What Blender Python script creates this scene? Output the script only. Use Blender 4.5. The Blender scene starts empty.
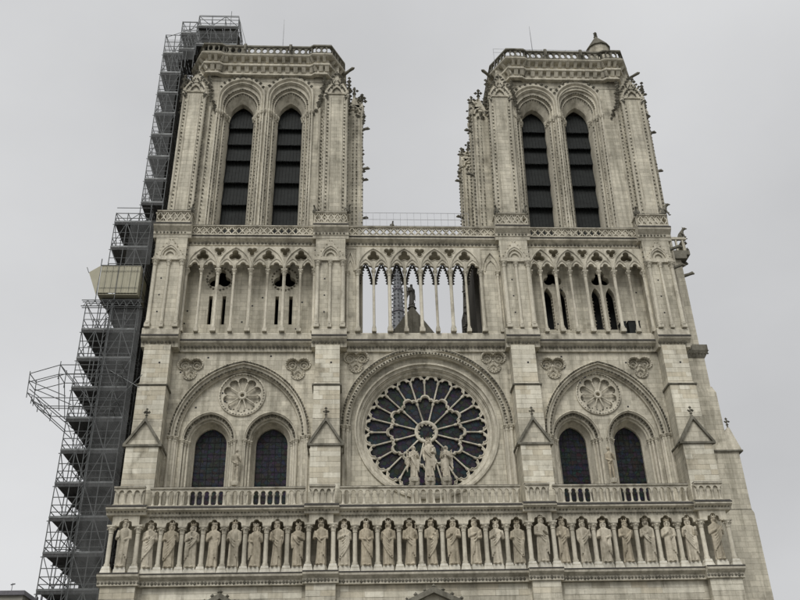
import bpy, math, random
from mathutils import Vector, Matrix
from mathutils.geometry import tessellate_polygon

S = bpy.context.scene
COL = S.collection
PI = math.pi
rnd = random.Random(7)

# ------------------------------------------------------------------ camera
CX, CY, CZ = -5.85, -64.8, 1.7
YAW, PIT, ROL, FPX = 0.0616, 0.5249, -0.0280, 902.0
fw = Vector((math.sin(YAW) * math.cos(PIT), math.cos(YAW) * math.cos(PIT), math.sin(PIT)))
rt0 = Vector((math.cos(YAW), -math.sin(YAW), 0))
up0 = rt0.cross(fw)
rt = rt0 * math.cos(ROL) + up0 * math.sin(ROL)
up = -rt0 * math.sin(ROL) + up0 * math.cos(ROL)
cd = bpy.data.cameras.new('camera')
cd.sensor_width = 36.0
cd.lens = FPX / 800.0 * 36.0
cd.clip_end = 6000
cam = bpy.data.objects.new('camera', cd)
COL.objects.link(cam)
M = Matrix(((rt.x, up.x, -fw.x, CX), (rt.y, up.y, -fw.y, CY), (rt.z, up.z, -fw.z, CZ), (0, 0, 0, 1)))
cam.matrix_world = M
S.camera = cam

# ------------------------------------------------------------------ world: overcast sky
SUN_EL, SUN_AZ = math.radians(47), math.radians(200)
W = bpy.data.worlds.new('World')
S.world = W
W.use_nodes = True
nt = W.node_tree
nt.nodes.clear()
sky = nt.nodes.new('ShaderNodeTexSky')
sky.sky_type = 'NISHITA'
sky.sun_disc = False
sky.sun_elevation = SUN_EL
sky.sun_rotation = SUN_AZ
sky.dust_density = 6.0
sky.air_density = 1.0
hsv = nt.nodes.new('ShaderNodeHueSaturation')
hsv.inputs['Saturation'].default_value = 0.12
nt.links.new(sky.outputs[0], hsv.inputs['Color'])
# broad cloud layer over the whole dome
tc = nt.nodes.new('ShaderNodeTexCoord')
SKY_OFF = (0.0, 3.7, 4.2)
def cloud(scale, detail, rough, off):
    mp = nt.nodes.new('ShaderNodeMapping')
    mp.inputs['Location'].default_value = off
    mp.inputs['Scale'].default_value = (1, 1, 1.6)
    nt.links.new(tc.outputs['Generated'], mp.inputs['Vector'])
    t = nt.nodes.new('ShaderNodeTexNoise')
    t.inputs['Scale'].default_value = scale
    t.inputs['Detail'].default_value = detail
    t.inputs['Roughness'].default_value = rough
    nt.links.new(mp.outputs[0], t.inputs['Vector'])
    return t
nz = cloud(1.25, 2.0, 0.45, SKY_OFF)
nz2 = cloud(5.0, 5.0, 0.55, (0.7, 2.0, 1.0))
cadd = nt.nodes.new('ShaderNodeMath')
cadd.operation = 'MULTIPLY_ADD'
nt.links.new(nz2.outputs['Fac'], cadd.inputs[0])
cadd.inputs[1].default_value = 0.16
nt.links.new(nz.outputs['Fac'], cadd.inputs[2])
cr = nt.nodes.new('ShaderNodeValToRGB')
cr.color_ramp.elements[0].position = 0.38
cr.color_ramp.elements[0].color = (4.85, 4.9, 5.02, 1)
cr.color_ramp.elements[1].position = 0.76
cr.color_ramp.elements[1].color = (7.0, 7.06, 7.16, 1)
nt.links.new(cadd.outputs[0], cr.inputs[0])
mx = nt.nodes.new('ShaderNodeMixRGB')
mx.inputs[0].default_value = 0.93
nt.links.new(hsv.outputs[0], mx.inputs[1])
nt.links.new(cr.outputs[0], mx.inputs[2])
bg = nt.nodes.new('ShaderNodeBackground')
bg.inputs['Strength'].default_value = 0.088
nt.links.new(mx.outputs[0], bg.inputs['Color'])
wo = nt.nodes.new('ShaderNodeOutputWorld')
nt.links.new(bg.outputs[0], wo.inputs[0])

sd = bpy.data.lights.new('sun', 'SUN')
sd.energy = 1.5
sd.angle = math.radians(28)
sd.color = (1.0, 0.98, 0.94)
sun = bpy.data.objects.new('sun', sd)
COL.objects.link(sun)
sdir = Vector((math.sin(SUN_AZ) * math.cos(SUN_EL), math.cos(SUN_AZ) * math.cos(SUN_EL), math.sin(SUN_EL)))
sun.rotation_euler = (-sdir).to_track_quat('-Z', 'Y').to_euler()
sun.location = (0, -60, 120)

S.view_settings.view_transform = 'Standard'
S.view_settings.look = 'None'
S.view_settings.exposure = 0.32
S.view_settings.gamma = 1.0
S.view_settings.use_curve_mapping = False

# ------------------------------------------------------------------ materials
def mat_base(name, rough=0.9, spec=0.2):
    m = bpy.data.materials.new(name)
    m.use_nodes = True
    n = m.node_tree
    b = n.nodes['Principled BSDF']
    b.inputs['Roughness'].default_value = rough
    b.inputs['Specular IOR Level'].default_value = spec
    return m, n, b

def nd(n, t, **kw):
    x = n.nodes.new(t)
    for k, v in kw.items():
        if k in x.inputs:
            x.inputs[k].default_value = v
        else:
            setattr(x, k, v)
    return x

def noise(n, vec, scale, detail=4, sc=(1, 1, 1)):
    mp = n.nodes.new('ShaderNodeMapping')
    mp.inputs['Scale'].default_value = sc
    n.links.new(vec, mp.inputs['Vector'])
    t = nd(n, 'ShaderNodeTexNoise', Scale=scale, Detail=detail, Roughness=0.6)
    n.links.new(mp.outputs[0], t.inputs['Vector'])
    return t.outputs['Fac']

def ramp(n, fac, stops):
    r = n.nodes.new('ShaderNodeValToRGB')
    e = r.color_ramp.elements
    e[0].position, e[0].color = stops[0][0], (*stops[0][1], 1)
    e[1].position, e[1].color = stops[1][0], (*stops[1][1], 1)
    for p, c in stops[2:]:
        q = e.new(p)
        q.color = (*c, 1)
    n.links.new(fac, r.inputs[0])
    return r.outputs[0]

def mix(n, mode, fac, a, b):
    m = n.nodes.new('ShaderNodeMixRGB')
    m.blend_type = mode
    for i, v in enumerate((fac, a, b)):
        if hasattr(v, 'is_output'):
            n.links.new(v, m.inputs[i])
        elif isinstance(v, tuple):
            m.inputs[i].default_value = (*v, 1)
        else:
            m.inputs[i].default_value = v
    return m.outputs[0]

def stone_mat(name, base, ashlar=0, perobj=False, streak=0.5, mottled=0.35, bump=0.5, fine=True):
    m, n, b = mat_base(name, 0.93, 0.12)
    geo = n.nodes.new('ShaderNodeNewGeometry')
    pos = geo.outputs['Position']
    lo = tuple(c * 0.80 for c in base)
    hi = tuple(min(1, c * 1.16) for c in base)
    big = noise(n, pos, 0.28, 5)
    col = ramp(n, big, [(0.3, lo), (0.7, hi)])
    if ashlar:
        sp = n.nodes.new('ShaderNodeSeparateXYZ')
        n.links.new(pos, sp.inputs[0])
        ad = nd(n, 'ShaderNodeMath', operation='ADD')
        n.links.new(sp.outputs[0], ad.inputs[0])
        n.links.new(sp.outputs[1], ad.inputs[1])
        cb = n.nodes.new('ShaderNodeCombineXYZ')
        n.links.new(ad.outputs[0], cb.inputs[0])
        n.links.new(sp.outputs[2], cb.inputs[1])
        br = nd(n, 'ShaderNodeTexBrick', Scale=1.0)
        br.inputs['Brick Width'].default_value = 1.05
        br.inputs['Row Height'].default_value = 0.42
        br.inputs['Mortar Size'].default_value = 0.014
        br.inputs['Mortar Smooth'].default_value = 0.3
        br.inputs['Color1'].default_value = (0.80, 0.795, 0.78, 1)
        br.inputs['Color2'].default_value = (1.14, 1.13, 1.11, 1)
        br.inputs['Mortar'].default_value = (0.62, 0.6, 0.56, 1)
        n.links.new(cb.outputs[0], br.inputs['Vector'])
        col = mix(n, 'MULTIPLY', ashlar, col, br.outputs['Color'])
    if perobj:
        oi = n.nodes.new('ShaderNodeObjectInfo')
        rc = ramp(n, oi.outputs['Random'], [(0.0, (0.78, 0.76, 0.72)), (1.0, (1.2, 1.2, 1.2)), (0.25, (0.95, 0.9, 0.82)), (0.6, (1.04, 1.04, 1.03))])
        col = mix(n, 'MULTIPLY', 0.8, col, rc)
    st = noise(n, pos, 1.0, 6, (2.0, 2.0, 0.12))
    sc = ramp(n, st, [(0.36, (0.40, 0.395, 0.37)), (0.56, (1.06, 1.06, 1.06))])
    col = mix(n, 'MULTIPLY', streak, col, sc)
    fi = noise(n, pos, 4.5, 6)
    fc = ramp(n, fi, [(0.35, (0.72, 0.71, 0.68)), (0.62, (1.1, 1.1, 1.1))])
    col = mix(n, 'MULTIPLY', mottled, col, fc)
    # sooty crust patches
    so = noise(n, pos, 0.9, 6, (1, 1, 0.6))
    sk = ramp(n, so, [(0.56, (1, 1, 1)), (0.72, (0.42, 0.41, 0.39))])
    col = mix(n, 'MULTIPLY', 0.75, col, sk)
    n.links.new(col, b.inputs['Base Color'])
    bp = nd(n, 'ShaderNodeBump', Strength=bump, Distance=0.03)
    hi_ = noise(n, pos, 9.0, 6)
    if ashlar:
        iv = nd(n, 'ShaderNodeMath', operation='MULTIPLY_ADD')
        n.links.new(br.outputs['Fac'], iv.inputs[0])
        iv.inputs[1].default_value = -1.0
        n.links.new(hi_, iv.inputs[2])
        n.links.new(iv.outputs[0], bp.inputs['Height'])
    else:
        n.links.new(hi_, bp.inputs['Height'])
    n.links.new(bp.outputs[0], b.inputs['Normal'])
    return m

LIME = (0.555, 0.524, 0.438)
STONE = stone_mat('ashlar_limestone', LIME, ashlar=0.75)
BLOCK = stone_mat('limestone_block', (0.595, 0.565, 0.475), perobj=True, streak=0.35, mottled=0.3)
CARVED = stone_mat('carved_limestone', (0.555, 0.52, 0.432), streak=0.5, mottled=0.5, bump=0.7)
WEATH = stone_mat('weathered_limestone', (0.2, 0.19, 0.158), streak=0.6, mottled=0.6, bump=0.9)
STATUE = stone_mat('statue_limestone', (0.48, 0.44, 0.36), perobj=True, streak=0.65, mottled=0.75, bump=0.5)
PALE = stone_mat('pale_plinth_stone', (0.6, 0.575, 0.5), streak=0.3, mottled=0.4)

def plain(name, c, rough=0.6, metal=0.0, var=0.35, scale=3.0, sc=(1, 1, 1), bump=0.2):
    m, n, b = mat_base(name, rough, 0.3)
    geo = n.nodes.new('ShaderNodeNewGeometry')
    f = noise(n, geo.outputs['Position'], scale, 5, sc)
    col = ramp(n, f, [(0.3, tuple(v * (1 - var) for v in c)), (0.7, tuple(v * (1 + var) for v in c))])
    n.links.new(col, b.inputs['Base Color'])
    b.inputs['Metallic'].default_value = metal
    bp = nd(n, 'ShaderNodeBump', Strength=bump, Distance=0.02)
    n.links.new(f, bp.inputs['Height'])
    n.links.new(bp.outputs[0], b.inputs['Normal'])
    return m

def glass_mat():
    m, n, b = mat_base('old_stained_glass', 0.42, 0.18)
    geo = n.nodes.new('ShaderNodeNewGeometry')
    v = nd(n, 'ShaderNodeTexVoronoi', Scale=3.2)
    n.links.new(geo.outputs['Position'], v.inputs['Vector'])
    e = nd(n, 'ShaderNodeTexVoronoi', Scale=3.2, feature='DISTANCE_TO_EDGE')
    n.links.new(geo.outputs['Position'], e.inputs['Vector'])
    c0 = mix(n, 'MULTIPLY', 1.0, v.outputs['Color'], (0.02, 0.022, 0.028))
    c0 = mix(n, 'ADD', 1.0, c0, (0.008, 0.009, 0.011))
    k = ramp(n, e.outputs['Distance'], [(0.03, (0.35, 0.35, 0.35)), (0.07, (1, 1, 1))])
    n.links.new(mix(n, 'MULTIPLY', 1.0, c0, k), b.inputs['Base Color'])
    bp = nd(n, 'ShaderNodeBump', Strength=0.6, Distance=0.05)
    n.links.new(v.outputs['Color'], bp.inputs['Height'])
    n.links.new(bp.outputs[0], b.inputs['Normal'])
    return m
GLASS = glass_mat()
LEAD = plain('window_ironwork', (0.016, 0.016, 0.018), 0.7)
SLATE = plain('louver_slate', (0.010, 0.012, 0.0115), 0.75, 0, 0.45, 1.6, (1, 1, 2))
TUBE = plain('galvanised_tube', (0.13, 0.135, 0.135), 0.55, 0.5)
DECK = plain('scaffold_deck', (0.075, 0.075, 0.075), 0.8, 0, 0.4, 2.0, (6, 0.5, 1))
LEADROOF = plain('lead_roof', (0.075, 0.08, 0.085), 0.6, 0.0, 0.35, 0.8)
SHEET = plain('beige_sheet', (0.36, 0.34, 0.255), 0.6, 0.0, 0.08, 1.5)
SPIREM = plain('hazed_spire_lead', (0.16, 0.165, 0.175), 0.6, 0.0, 0.3, 0.8)  # lead grey lightened so the colour carries distance haze
ROD = plain('antenna_metal', (0.22, 0.22, 0.23), 0.5, 0.6)
DOOR = plain('door_timber', (0.07, 0.045, 0.03), 0.7)
DARKSTONE = stone_mat('sooty_backlit_stone', (0.12, 0.115, 0.105), streak=0.5, mottled=0.5)  # soot colour, also carrying the rear arcade's backlit darkness
RENDER_WALL = plain('far_facade_render', (0.26, 0.25, 0.22), 0.9, 0, 0.15, 1.0)
ZINC = plain('zinc_roof', (0.13, 0.125, 0.14), 0.55, 0, 0.2)
PAVE = stone_mat('parvis_paving', (0.19, 0.185, 0.17), streak=0.0, mottled=0.4)

def net_mat(name='debris_net', lo=.38, hi=.72):
    m, n, b = mat_base(name, 0.9, 0.1)
    b.inputs['Base Color'].default_value = (0.19, 0.195, 0.195, 1)
    geo = n.nodes.new('ShaderNodeNewGeometry')
    f = noise(n, geo.outputs['Position'], 0.9, 5, (1, 1, 0.7))
    a = ramp(n, f, [(0.25, (lo,) * 3), (0.75, (hi,) * 3)])
    n.links.new(a, b.inputs['Alpha'])
    return m
NET = net_mat()
NET2 = net_mat('thin_debris_net', .16, .40)
NET3 = net_mat('grey_debris_net', .12, .42)
LEAD_SHADE = plain('lead_and_drip_shade', (0.05, 0.047, 0.043), 0.98, 0, .3, 4.0)  # lead edging, its dark colour also standing in for drip shadow

# ------------------------------------------------------------------ mesh builder
jit = random.Random(21)
class MB:
    def __init__(s):
        s.v = []
        s.f = []

    def add(s, vs, fs):
        o = len(s.v)
        s.v += [tuple(p) for p in vs]
        s.f += [tuple(i + o for i in q) for q in fs]
        return s

    def box(s, x0, x1, y0, y1, z0, z1):
        return s.add([(x0, y0, z0), (x1, y0, z0), (x1, y1, z0), (x0, y1, z0), (x0, y0, z1), (x1, y0, z1), (x1, y1, z1), (x0, y1, z1)],
                     [(0, 3, 2, 1), (4, 5, 6, 7), (0, 1, 5, 4), (1, 2, 6, 5), (2, 3, 7, 6), (3, 0, 4, 7)])

    def frus(s, b, zb, t, zt):
        """frustum between rectangles b and t = (x0,x1,y0,y1)"""
        return s.add([(b[0], b[2], zb), (b[1], b[2], zb), (b[1], b[3], zb), (b[0], b[3], zb),
                      (t[0], t[2], zt), (t[1], t[2], zt), (t[1], t[3], zt), (t[0], t[3], zt)],
                     [(0, 3, 2, 1), (4, 5, 6, 7), (0, 1, 5, 4), (1, 2, 6, 5), (2, 3, 7, 6), (3, 0, 4, 7)])

    def prism(s, outer, holes, y0, y1):
        loops = [outer] + list(holes)
        tri = tessellate_polygon([[Vector((p[0], p[1], 0)) for p in l] for l in loops])
        flat = [p for l in loops for p in l]
        n = len(flat)
        vs = [(p[0], y0, p[1]) for p in flat] + [(p[0], y1, p[1]) for p in flat]
        fs = [tuple(t) for t in tri] + [tuple(i + n for i in reversed(t)) for t in tri]
        o = 0
        for l in loops:
            k = len(l)
            for i in range(k):
                a, b = o + i, o + (i + 1) % k
                fs.append((a, b, b + n, a + n))
            o += k
        return s.add(vs, fs)

    def exx(s, prof, x0, x1):
        """extrude closed (y,z) profile along x"""
        n = len(prof)
        vs = [(x0, p[0], p[1]) for p in prof] + [(x1, p[0], p[1]) for p in prof]
        tri = tessellate_polygon([[Vector((p[0], p[1], 0)) for p in prof]])
        fs = [tuple(t) for t in tri] + [tuple(i + n for i in reversed(t)) for t in tri]
        fs += [(i, (i + 1) % n, (i + 1) % n + n, i + n) for i in range(n)]
        return s.add(vs, fs)

    def grid(s, rows, cu=False, cv=False):
        """rows of 3D points; cu closes along a row, cv closes across rows"""
        m = len(rows[0])
        k = len(rows)
        fs = []
        for r in range(k if cv else k - 1):
            for i in range(m if cu else m - 1):
                a = r * m + i
                b = r * m + (i + 1) % m
                r2 = (r + 1) % k
                fs.append((a, b, r2 * m + (i + 1) % m, r2 * m + i))
        return s.add([p for r in rows for p in r], fs)

    def lathe(s, cx, cy, prof, n=10, cap=True, ph=0.0):
        rows = [[(cx + r * math.cos(2 * PI * i / n + ph), cy + r * math.sin(2 * PI * i / n + ph), z) for i in range(n)] for z, r in prof]
        o = len(s.v)
        s.grid(rows, cu=True)
        if cap:
            s.f.append(tuple(o + i for i in reversed(range(n))))
            s.f.append(tuple(o + (len(prof) - 1) * n + i for i in range(n)))
        return s

    def tube(s, pts, rad, n=6, closed=False):
        pts = [Vector(p) for p in pts]
        k = len(pts)
        rows = []
        ref = None
        for i, p in enumerate(pts):
            if closed:
                t = pts[(i + 1) % k] - pts[i - 1]
            else:
                t = pts[min(i + 1, k - 1)] - pts[max(i - 1, 0)]
            t.normalize()
            if ref is None:
                ref = Vector((0, 1, 0)) if abs(t.y) < 0.9 else Vector((1, 0, 0))
            a = t.cross(ref)
            if a.length < 1e-4:
                a = t.orthogonal()
            a.normalize()
            b = a.cross(t)
            r = rad[i] if isinstance(rad, (list, tuple)) else rad
            rows.append([tuple(p + a * (r * math.cos(2 * PI * j / n)) + b * (r * math.sin(2 * PI * j / n))) for j in range(n)])
        o = len(s.v)
        s.grid(rows, cu=True, cv=closed)
        if not closed:
            s.f.append(tuple(o + i for i in reversed(range(n))))
            s.f.append(tuple(o + (k - 1) * n + i for i in range(n)))
        return s

    def ball(s, c, r, n=10, m=6):
        if not isinstance(r, (tuple, list)):
            r = (r, r, r)
        vs = [(c[0], c[1], c[2] - r[2])]
        for j in range(1, m):
            a = -PI / 2 + PI * j / m
            for i in range(n):
                b = 2 * PI * i / n
                vs.append((c[0] + r[0] * math.cos(a) * math.cos(b), c[1] + r[1] * math.cos(a) * math.sin(b), c[2] + r[2] * math.sin(a)))
        vs.append((c[0], c[1], c[2] + r[2]))
        t = len(vs) - 1
        fs = [(0, 1 + (i + 1) % n, 1 + i) for i in range(n)]
        for j in range(m - 2):
            for i in range(n):
                a = 1 + j * n + i
                b = 1 + j * n + (i + 1) % n
                fs.append((a, b, b + n, a + n))
        fs += [(t, 1 + (m - 2) * n + i, 1 + (m - 2) * n + (i + 1) % n) for i in range(n)]
        return s.add(vs, fs)

    def octa(s, c, r):
        rx, ry, rz = r if isinstance(r, tuple) else (r, r, r)
        k = jit.uniform(.75, 1.2)
        rx, ry, rz = rx * k, ry * k, rz * k * jit.uniform(.85, 1.15)
        x, y, z = c[0] + jit.uniform(-.14, .14) * rx, c[1] + jit.uniform(-.1, .1) * ry, c[2] + jit.uniform(-.14, .14) * rz
        return s.add([(x - rx, y, z), (x + rx, y, z), (x, y - ry, z), (x, y + ry, z), (x, y, z - rz), (x, y, z + rz)],
                     [(0, 2, 5), (2, 1, 5), (1, 3, 5), (3, 0, 5), (2, 0, 4), (1, 2, 4), (3, 1, 4), (0, 3, 4)])

    def xf(s, fn):
        s.v = [tuple(fn(*p)) for p in s.v]
        return s

    def mesh(s, name, mat, smooth=False):
        me = bpy.data.meshes.new(name)
        me.from_pydata(s.v, [], s.f)
        me.materials.append(mat)
        if smooth:
            me.polygons.foreach_set('use_smooth', [True] * len(me.polygons))
            me.set_sharp_from_angle(angle=math.radians(40))
        me.update()
        return me

    def ob(s, name, mat, parent=None, smooth=False, stuff=False):
        return inst(name, s.mesh(name, mat, smooth), parent, stuff=stuff)

def inst(name, me, parent=None, loc=(0, 0, 0), rz=0.0, sc=(1, 1, 1), stuff=False):
    o = bpy.data.objects.new(name, me)
    COL.objects.link(o)
    o.location = loc
    o.rotation_euler = (0, 0, rz)
    o.scale = sc
    if parent:
        o.parent = parent
    if stuff:
        o['kind'] = 'stuff'
    return o

def empty(name, loc=(0, 0, 0)):
    o = bpy.data.objects.new(name, None)
    COL.objects.link(o)
    o.location = loc
    return o

def tag(o, label, cat, group=None):
    o['label'] = label
    o['category'] = cat
    if group:
        o['group'] = group
    return o

def remeshed(mb, name, mat, voxel):
    me = mb.mesh(name + '_raw', mat)
    t = bpy.data.objects.new('tmp', me)
    COL.objects.link(t)
    md = t.modifiers.new('r', 'REMESH')
    md.mode = 'VOXEL'
    md.voxel_size = voxel
    sm = t.modifiers.new('s', 'SMOOTH')
    sm.factor = 0.5
    sm.iterations = 1
    dg = bpy.context.evaluated_depsgraph_get()
    out = bpy.data.meshes.new_from_object(t.evaluated_get(dg))
    out.name = name
    if not out.materials:
        out.materials.append(mat)
    out.polygons.foreach_set('use_smooth', [True] * len(out.polygons))
    bpy.data.objects.remove(t)
    bpy.data.meshes.remove(me)
    return out

# ---- 2D path helpers (x,z)
def arch(cx, z0, w, h, n=12):
    r = (w * w + h * h) / (2 * w)
    a1 = math.atan2(h, -(r - w))
    L = [(cx - w + r + r * math.cos(PI + (a1 - PI) * i / n), z0 + r * math.sin(PI + (a1 - PI) * i / n)) for i in range(n + 1)]
    return L + [(2 * cx - x, z) for x, z in reversed(L[:-1])]

def portal(cx, zb, z0, w, h, n=12):
    return [(cx - w, zb)] + arch(cx, z0, w, h, n) + [(cx + w, zb)]

def off_h(w, h, u):
    r = (w * w + h * h) / (2 * w)
    return math.sqrt(max(0.01, (r + u) ** 2 - (r - w) ** 2))

def circle(cx, cz, r, n=48, a0=0.0, a1=2 * PI, closed=True):
    k = n if closed else n + 1
    return [(cx + r * math.cos(a0 + (a1 - a0) * i / n), cz + r * math.sin(a0 + (a1 - a0) * i / n)) for i in range(k)]

def steps(mb, outer, inner, ty, closed=False):
    rows = [[(a[0] + (b[0] - a[0]) * t, y, a[1] + (b[1] - a[1]) * t) for a, b in zip(outer, inner)] for t, y in ty]
    return mb.grid(rows, cu=closed)

def along(path, d, closed=False, start=0.5):
    pts = [Vector(p) for p in path] + ([Vector(path[0])] if closed else [])
    L = sum((pts[i + 1] - pts[i]).length for i in range(len(pts) - 1))
    k = max(1, round(L / d))
    st = L / k
    res = []
    tgt = st * start
    acc = 0.0
    for i in range(len(pts) - 1):
        sl = (pts[i + 1] - pts[i]).length
        while tgt <= acc + sl + 1e-9 and len(res) < k:
            t = (tgt - acc) / sl if sl else 0
            res.append(pts[i].lerp(pts[i + 1], t))
            tgt += st
        acc += sl
    return res

def dents(mb, path, y, d, r, closed=False):
    for p in along(path, d, closed):
        mb.octa((p.x, y, p.y), r)
    return mb

def lobes3(cx, cz, d, r, rot, n=60):
    """outline of three overlapping circles, star shaped round the centre"""
    cs = [(d * math.cos(rot + k * 2 * PI / 3), d * math.sin(rot + k * 2 * PI / 3)) for k in range(3)]
    out = []
    for i in range(n):
        a = 2 * PI * i / n
        dx, dz = math.cos(a), math.sin(a)
        best = 0
        for x, z in cs:
            b = x * dx + z * dz
            q = b * b - (x * x + z * z - r * r)
            if q > 0:
                best = max(best, b + math.sqrt(q))
        out.append((cx + best * dx, cz + best * dz))
    return out

def trefoil_head(xa, xb, zt, zb, span_c=0.29, span_s=0.21, drop=0.0):
    """panel outline with a trefoil notch cut in its underside"""
    m = (xa + xb) / 2
    s = xb - xa
    cs = [(0, zb + 0.31, .21), (-0.25, zb + 0.16, .19), (0.25, zb + 0.16, .19), (0, zb + .1, .25)]
    pts = []
    hw = 0.45
    N = 22
    for i in range(N + 1):
        x = -hw + 2 * hw * i / N
        z = zb
        for c in cs:
            q = c[2] ** 2 - (x - c[0]) ** 2
            if q > 0:
                z = max(z, c[1] + math.sqrt(q))
        pts.append((m + x, min(z, zt - 0.03)))
    return [(xa, zb)] + pts + [(xb, zb), (xb, zt), (xa, zt)]

def column_mesh(name, H, r, mat, base=0.5, cap=0.5, plinth=1.7, n=10):
    """column with plinth, moulded base, shaft and leaf capital; origin at its foot"""
    mb = MB()
    p = r * plinth
    mb.box(-p, p, -p, p, 0, base * 0.45)
    mb.lathe(0, 0, [(base * 0.45, r * 1.55), (base * 0.62, r * 1.6), (base * 0.7, r * 1.25), (base * 0.85, r * 1.35), (base, r),
                    (H - cap, r * 0.96), (H - cap + 0.03, r * 1.2), (H - cap + 0.07, r * 1.02), (H - cap * 0.55, r * 1.2), (H - cap * 0.3, r * 1.65), (H - cap * 0.24, r * 1.5)], n)
    q = r * 1.75
    mb.frus((-q * .85, q * .85, -q * .85, q * .85), H - cap * 0.25, (-q, q, -q, q), H - cap * 0.12)
    mb.box(-q, q, -q, q, H - cap * 0.12, H)
    for k in range(8):
        a = k * PI / 4
        mb.octa((r * 1.5 * math.cos(a), r * 1.5 * math.sin(a), H - cap * 0.42), r * 0.42)
    return mb.mesh(name, mat, True)

# ------------------------------------------------------------------ ground
g = MB().box(-2500, 2500, -2500, 2500, -0.4, 0.0).ob('ground', PAVE)
g['kind'] = 'structure'

# ------------------------------------------------------------------ the cathedral
CA = tag(empty('cathedral', (0, 0, 0)), 'pale limestone gothic cathedral front with two square towers and a rose window', 'cathedral')

BUT = [(-21.35, 1.2), (-7.8, 1.14), (8.1, 1.14), (20.65, 1.16)]            # buttress centres, half widths
RES = [(-22.9, -20.15), (-9.15, -6.7), (6.42, 8.82), (18.9, 21.6)]          # projections of the statue gallery
def spans(res, x0=None, x1=None):
    return [(res[i][1], res[i + 1][0]) for i in range(len(res) - 1)]

# ---- portal storey (below the frame for the most part)
bays = [(-14.6, 3.6, 6.2, 7.0), (0.1, 4.6, 6.6, 7.4), (14.3, 3.5, 6.2, 6.9)]
lw = MB().prism([(-22.6, 0), (21.6, 0), (21.6, 15.92), (-22.6, 15.92)], [portal(c, 0.06, z0, w, h)[::-1] for c, w, z0, h in bays], -1.2, 2.2).ob('portal_wall', STONE, CA)
for c, w, z0, h in bays:
    o = portal(c, 0.06, z0, w, h)
    i = portal(c, 0.06, z0 - .4, w * 0.52, h * 0.6)
    mb = MB()
    ty = []
    for k in range(6):
        ty += [(k / 6, -1.16 + k * 0.6), (k / 6, -1.16 + (k + 1) * 0.6)]
        if k < 5:
            ty += [((k + 1) / 6, -1.16 + (k + 1) * 0.6)]
    ty += [(1, 2.6)]
    p = steps(mb, o, i, ty).ob('portal_archivolt', CARVED, CA)
    MB().box(c - w * 0.55, c - 0.05, 2.45, 2.62, 0, z0 + h * 0.25).ob('door', DOOR, p)
    MB().box(c + 0.05, c + w * 0.55, 2.45, 2.62, 0, z0 + h * 0.25).ob('door', DOOR, p)
    MB().prism(arch(c, z0 + h * 0.25 - .4, w * 0.56, h * .5)[::-1], [], 2.35, 2.63).ob('tympanum', CARVED, p)
RESB = []
for (x0, x1) in RES:
    PBu = MB().box(x0 + .2, x1 - .2, -1.82, -1.15, 0, 15.9).ob('portal_buttress', STONE, CA)
    RESB.append((PBu, x0 + .2, x1 - .2))
# gabled mouldings over the doorways, tips reach into view
for ax, az, run, slope in ((-0.2, 15.62, 5.6, 0.46), (-14.7, 15.42, 4.6, 0.62)):
    mb = MB()
    for s in (-1, 1):
        pts = [(ax, az), (ax + s * run, az - run * slope), (ax + s * run, az - run * slope - 0.34), (ax, az - 0.38)]
        mb.prism(pts if s < 0 else pts[::-1], [], -1.75, -1.1)
        for k in range(1, 9):
            t = k / 9
            mb.octa((ax + s * run * t, -1.6, az - run * slope * t + 0.1), 0.15)
    mb.octa((ax, -1.6, az + .05), 0.2)
    mb.ob('portal_gable', WEATH, CA)
# ashlar blocks of the strip under the gallery
def blocks(parent, x0, x1, y, z0, z1, row=0.415, wid=0.95, seed=1, depth=0.03):
    r = random.Random(seed)
    k = max(1, round((z1 - z0) / row))
    hh = (z1 - z0) / k
    for j in range(k):
        x = x0
        first = True
        while x < x1 - 1e-3:
            w = wid * r.uniform(0.75, 1.3) * (0.55 if first and j % 2 else 1)
            first = False
            e = x + w
            if e > x1 - 0.4:
                e = x1
            pr = depth + r.uniform(-0.008, 0.012)
            g_ = 0.009
            mb = MB().frus((x + g_, e - g_, y - pr, y + .05), z0 + j * hh + g_, (x + g_, e - g_, y - pr + r.uniform(-.006, .006), y + .05), z0 + (j + 1) * hh - g_)
            mb.ob('stone', BLOCK, parent)
            x = e

# ---- statue gallery
GY = -1.5       # front plane of its columns
def gal_base(x0, x1, dy):
    return [(0.8, 15.9), (GY - .1 - dy, 15.9), (GY - .12 - dy, 16.25), (GY - .42 - dy, 16.45), (GY - .46 - dy, 16.62), (GY - .36 - dy, 16.7), (0.8, 16.7)]
sg = MB()
sg.box(-22.6, 21.5, 0.75, 2.2, 15.95, 21.35)
sg.ob('gallery_back_wall', STONE, CA)
bc = MB()
tc_ = MB()
orn = MB()
orn2 = MB()
xs_main = [(RES[0][1], RES[1][0]), (RES[1][1], RES[2][0]), (RES[2][1], RES[3][0])]
def top_prof(dy):
    return [(0.8, 20.72), (GY - .12 - dy, 20.72), (GY - .16 - dy, 20.9), (GY - .5 - dy, 21.06), (GY - .52 - dy, 21.2), (GY - .2 - dy, 21.4), (0.8, 21.42)]
for (a, b) in xs_main:
    bc.exx(gal_base(a, b, 0), a, b)
    tc_.exx(top_prof(0), a, b)
    x = a + .1
    while x < b - .1:
        orn.octa((x, GY - .13, 16.08), (.12, .07, .12))
        orn2.octa((x, GY - .2, 20.95), (.11, .10, .1))
        orn2.octa((x + .12, GY - .1, 20.66), (.09, .06, .08))
        x += .24
for (a, b) in RES:
    bc.exx(gal_base(a, b, .4), a, b)
    tc_.exx(top_prof(.4), a, b)
    x = a + .1
    while x < b:
        orn.octa((x, GY - .53, 16.08), (.12, .07, .12))
        orn2.octa((x, GY - .6, 20.95), (.11, .10, .1))
        x += .24
fl_ = MB()  # lip strips: lead edge with the drip shadow painted in
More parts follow.
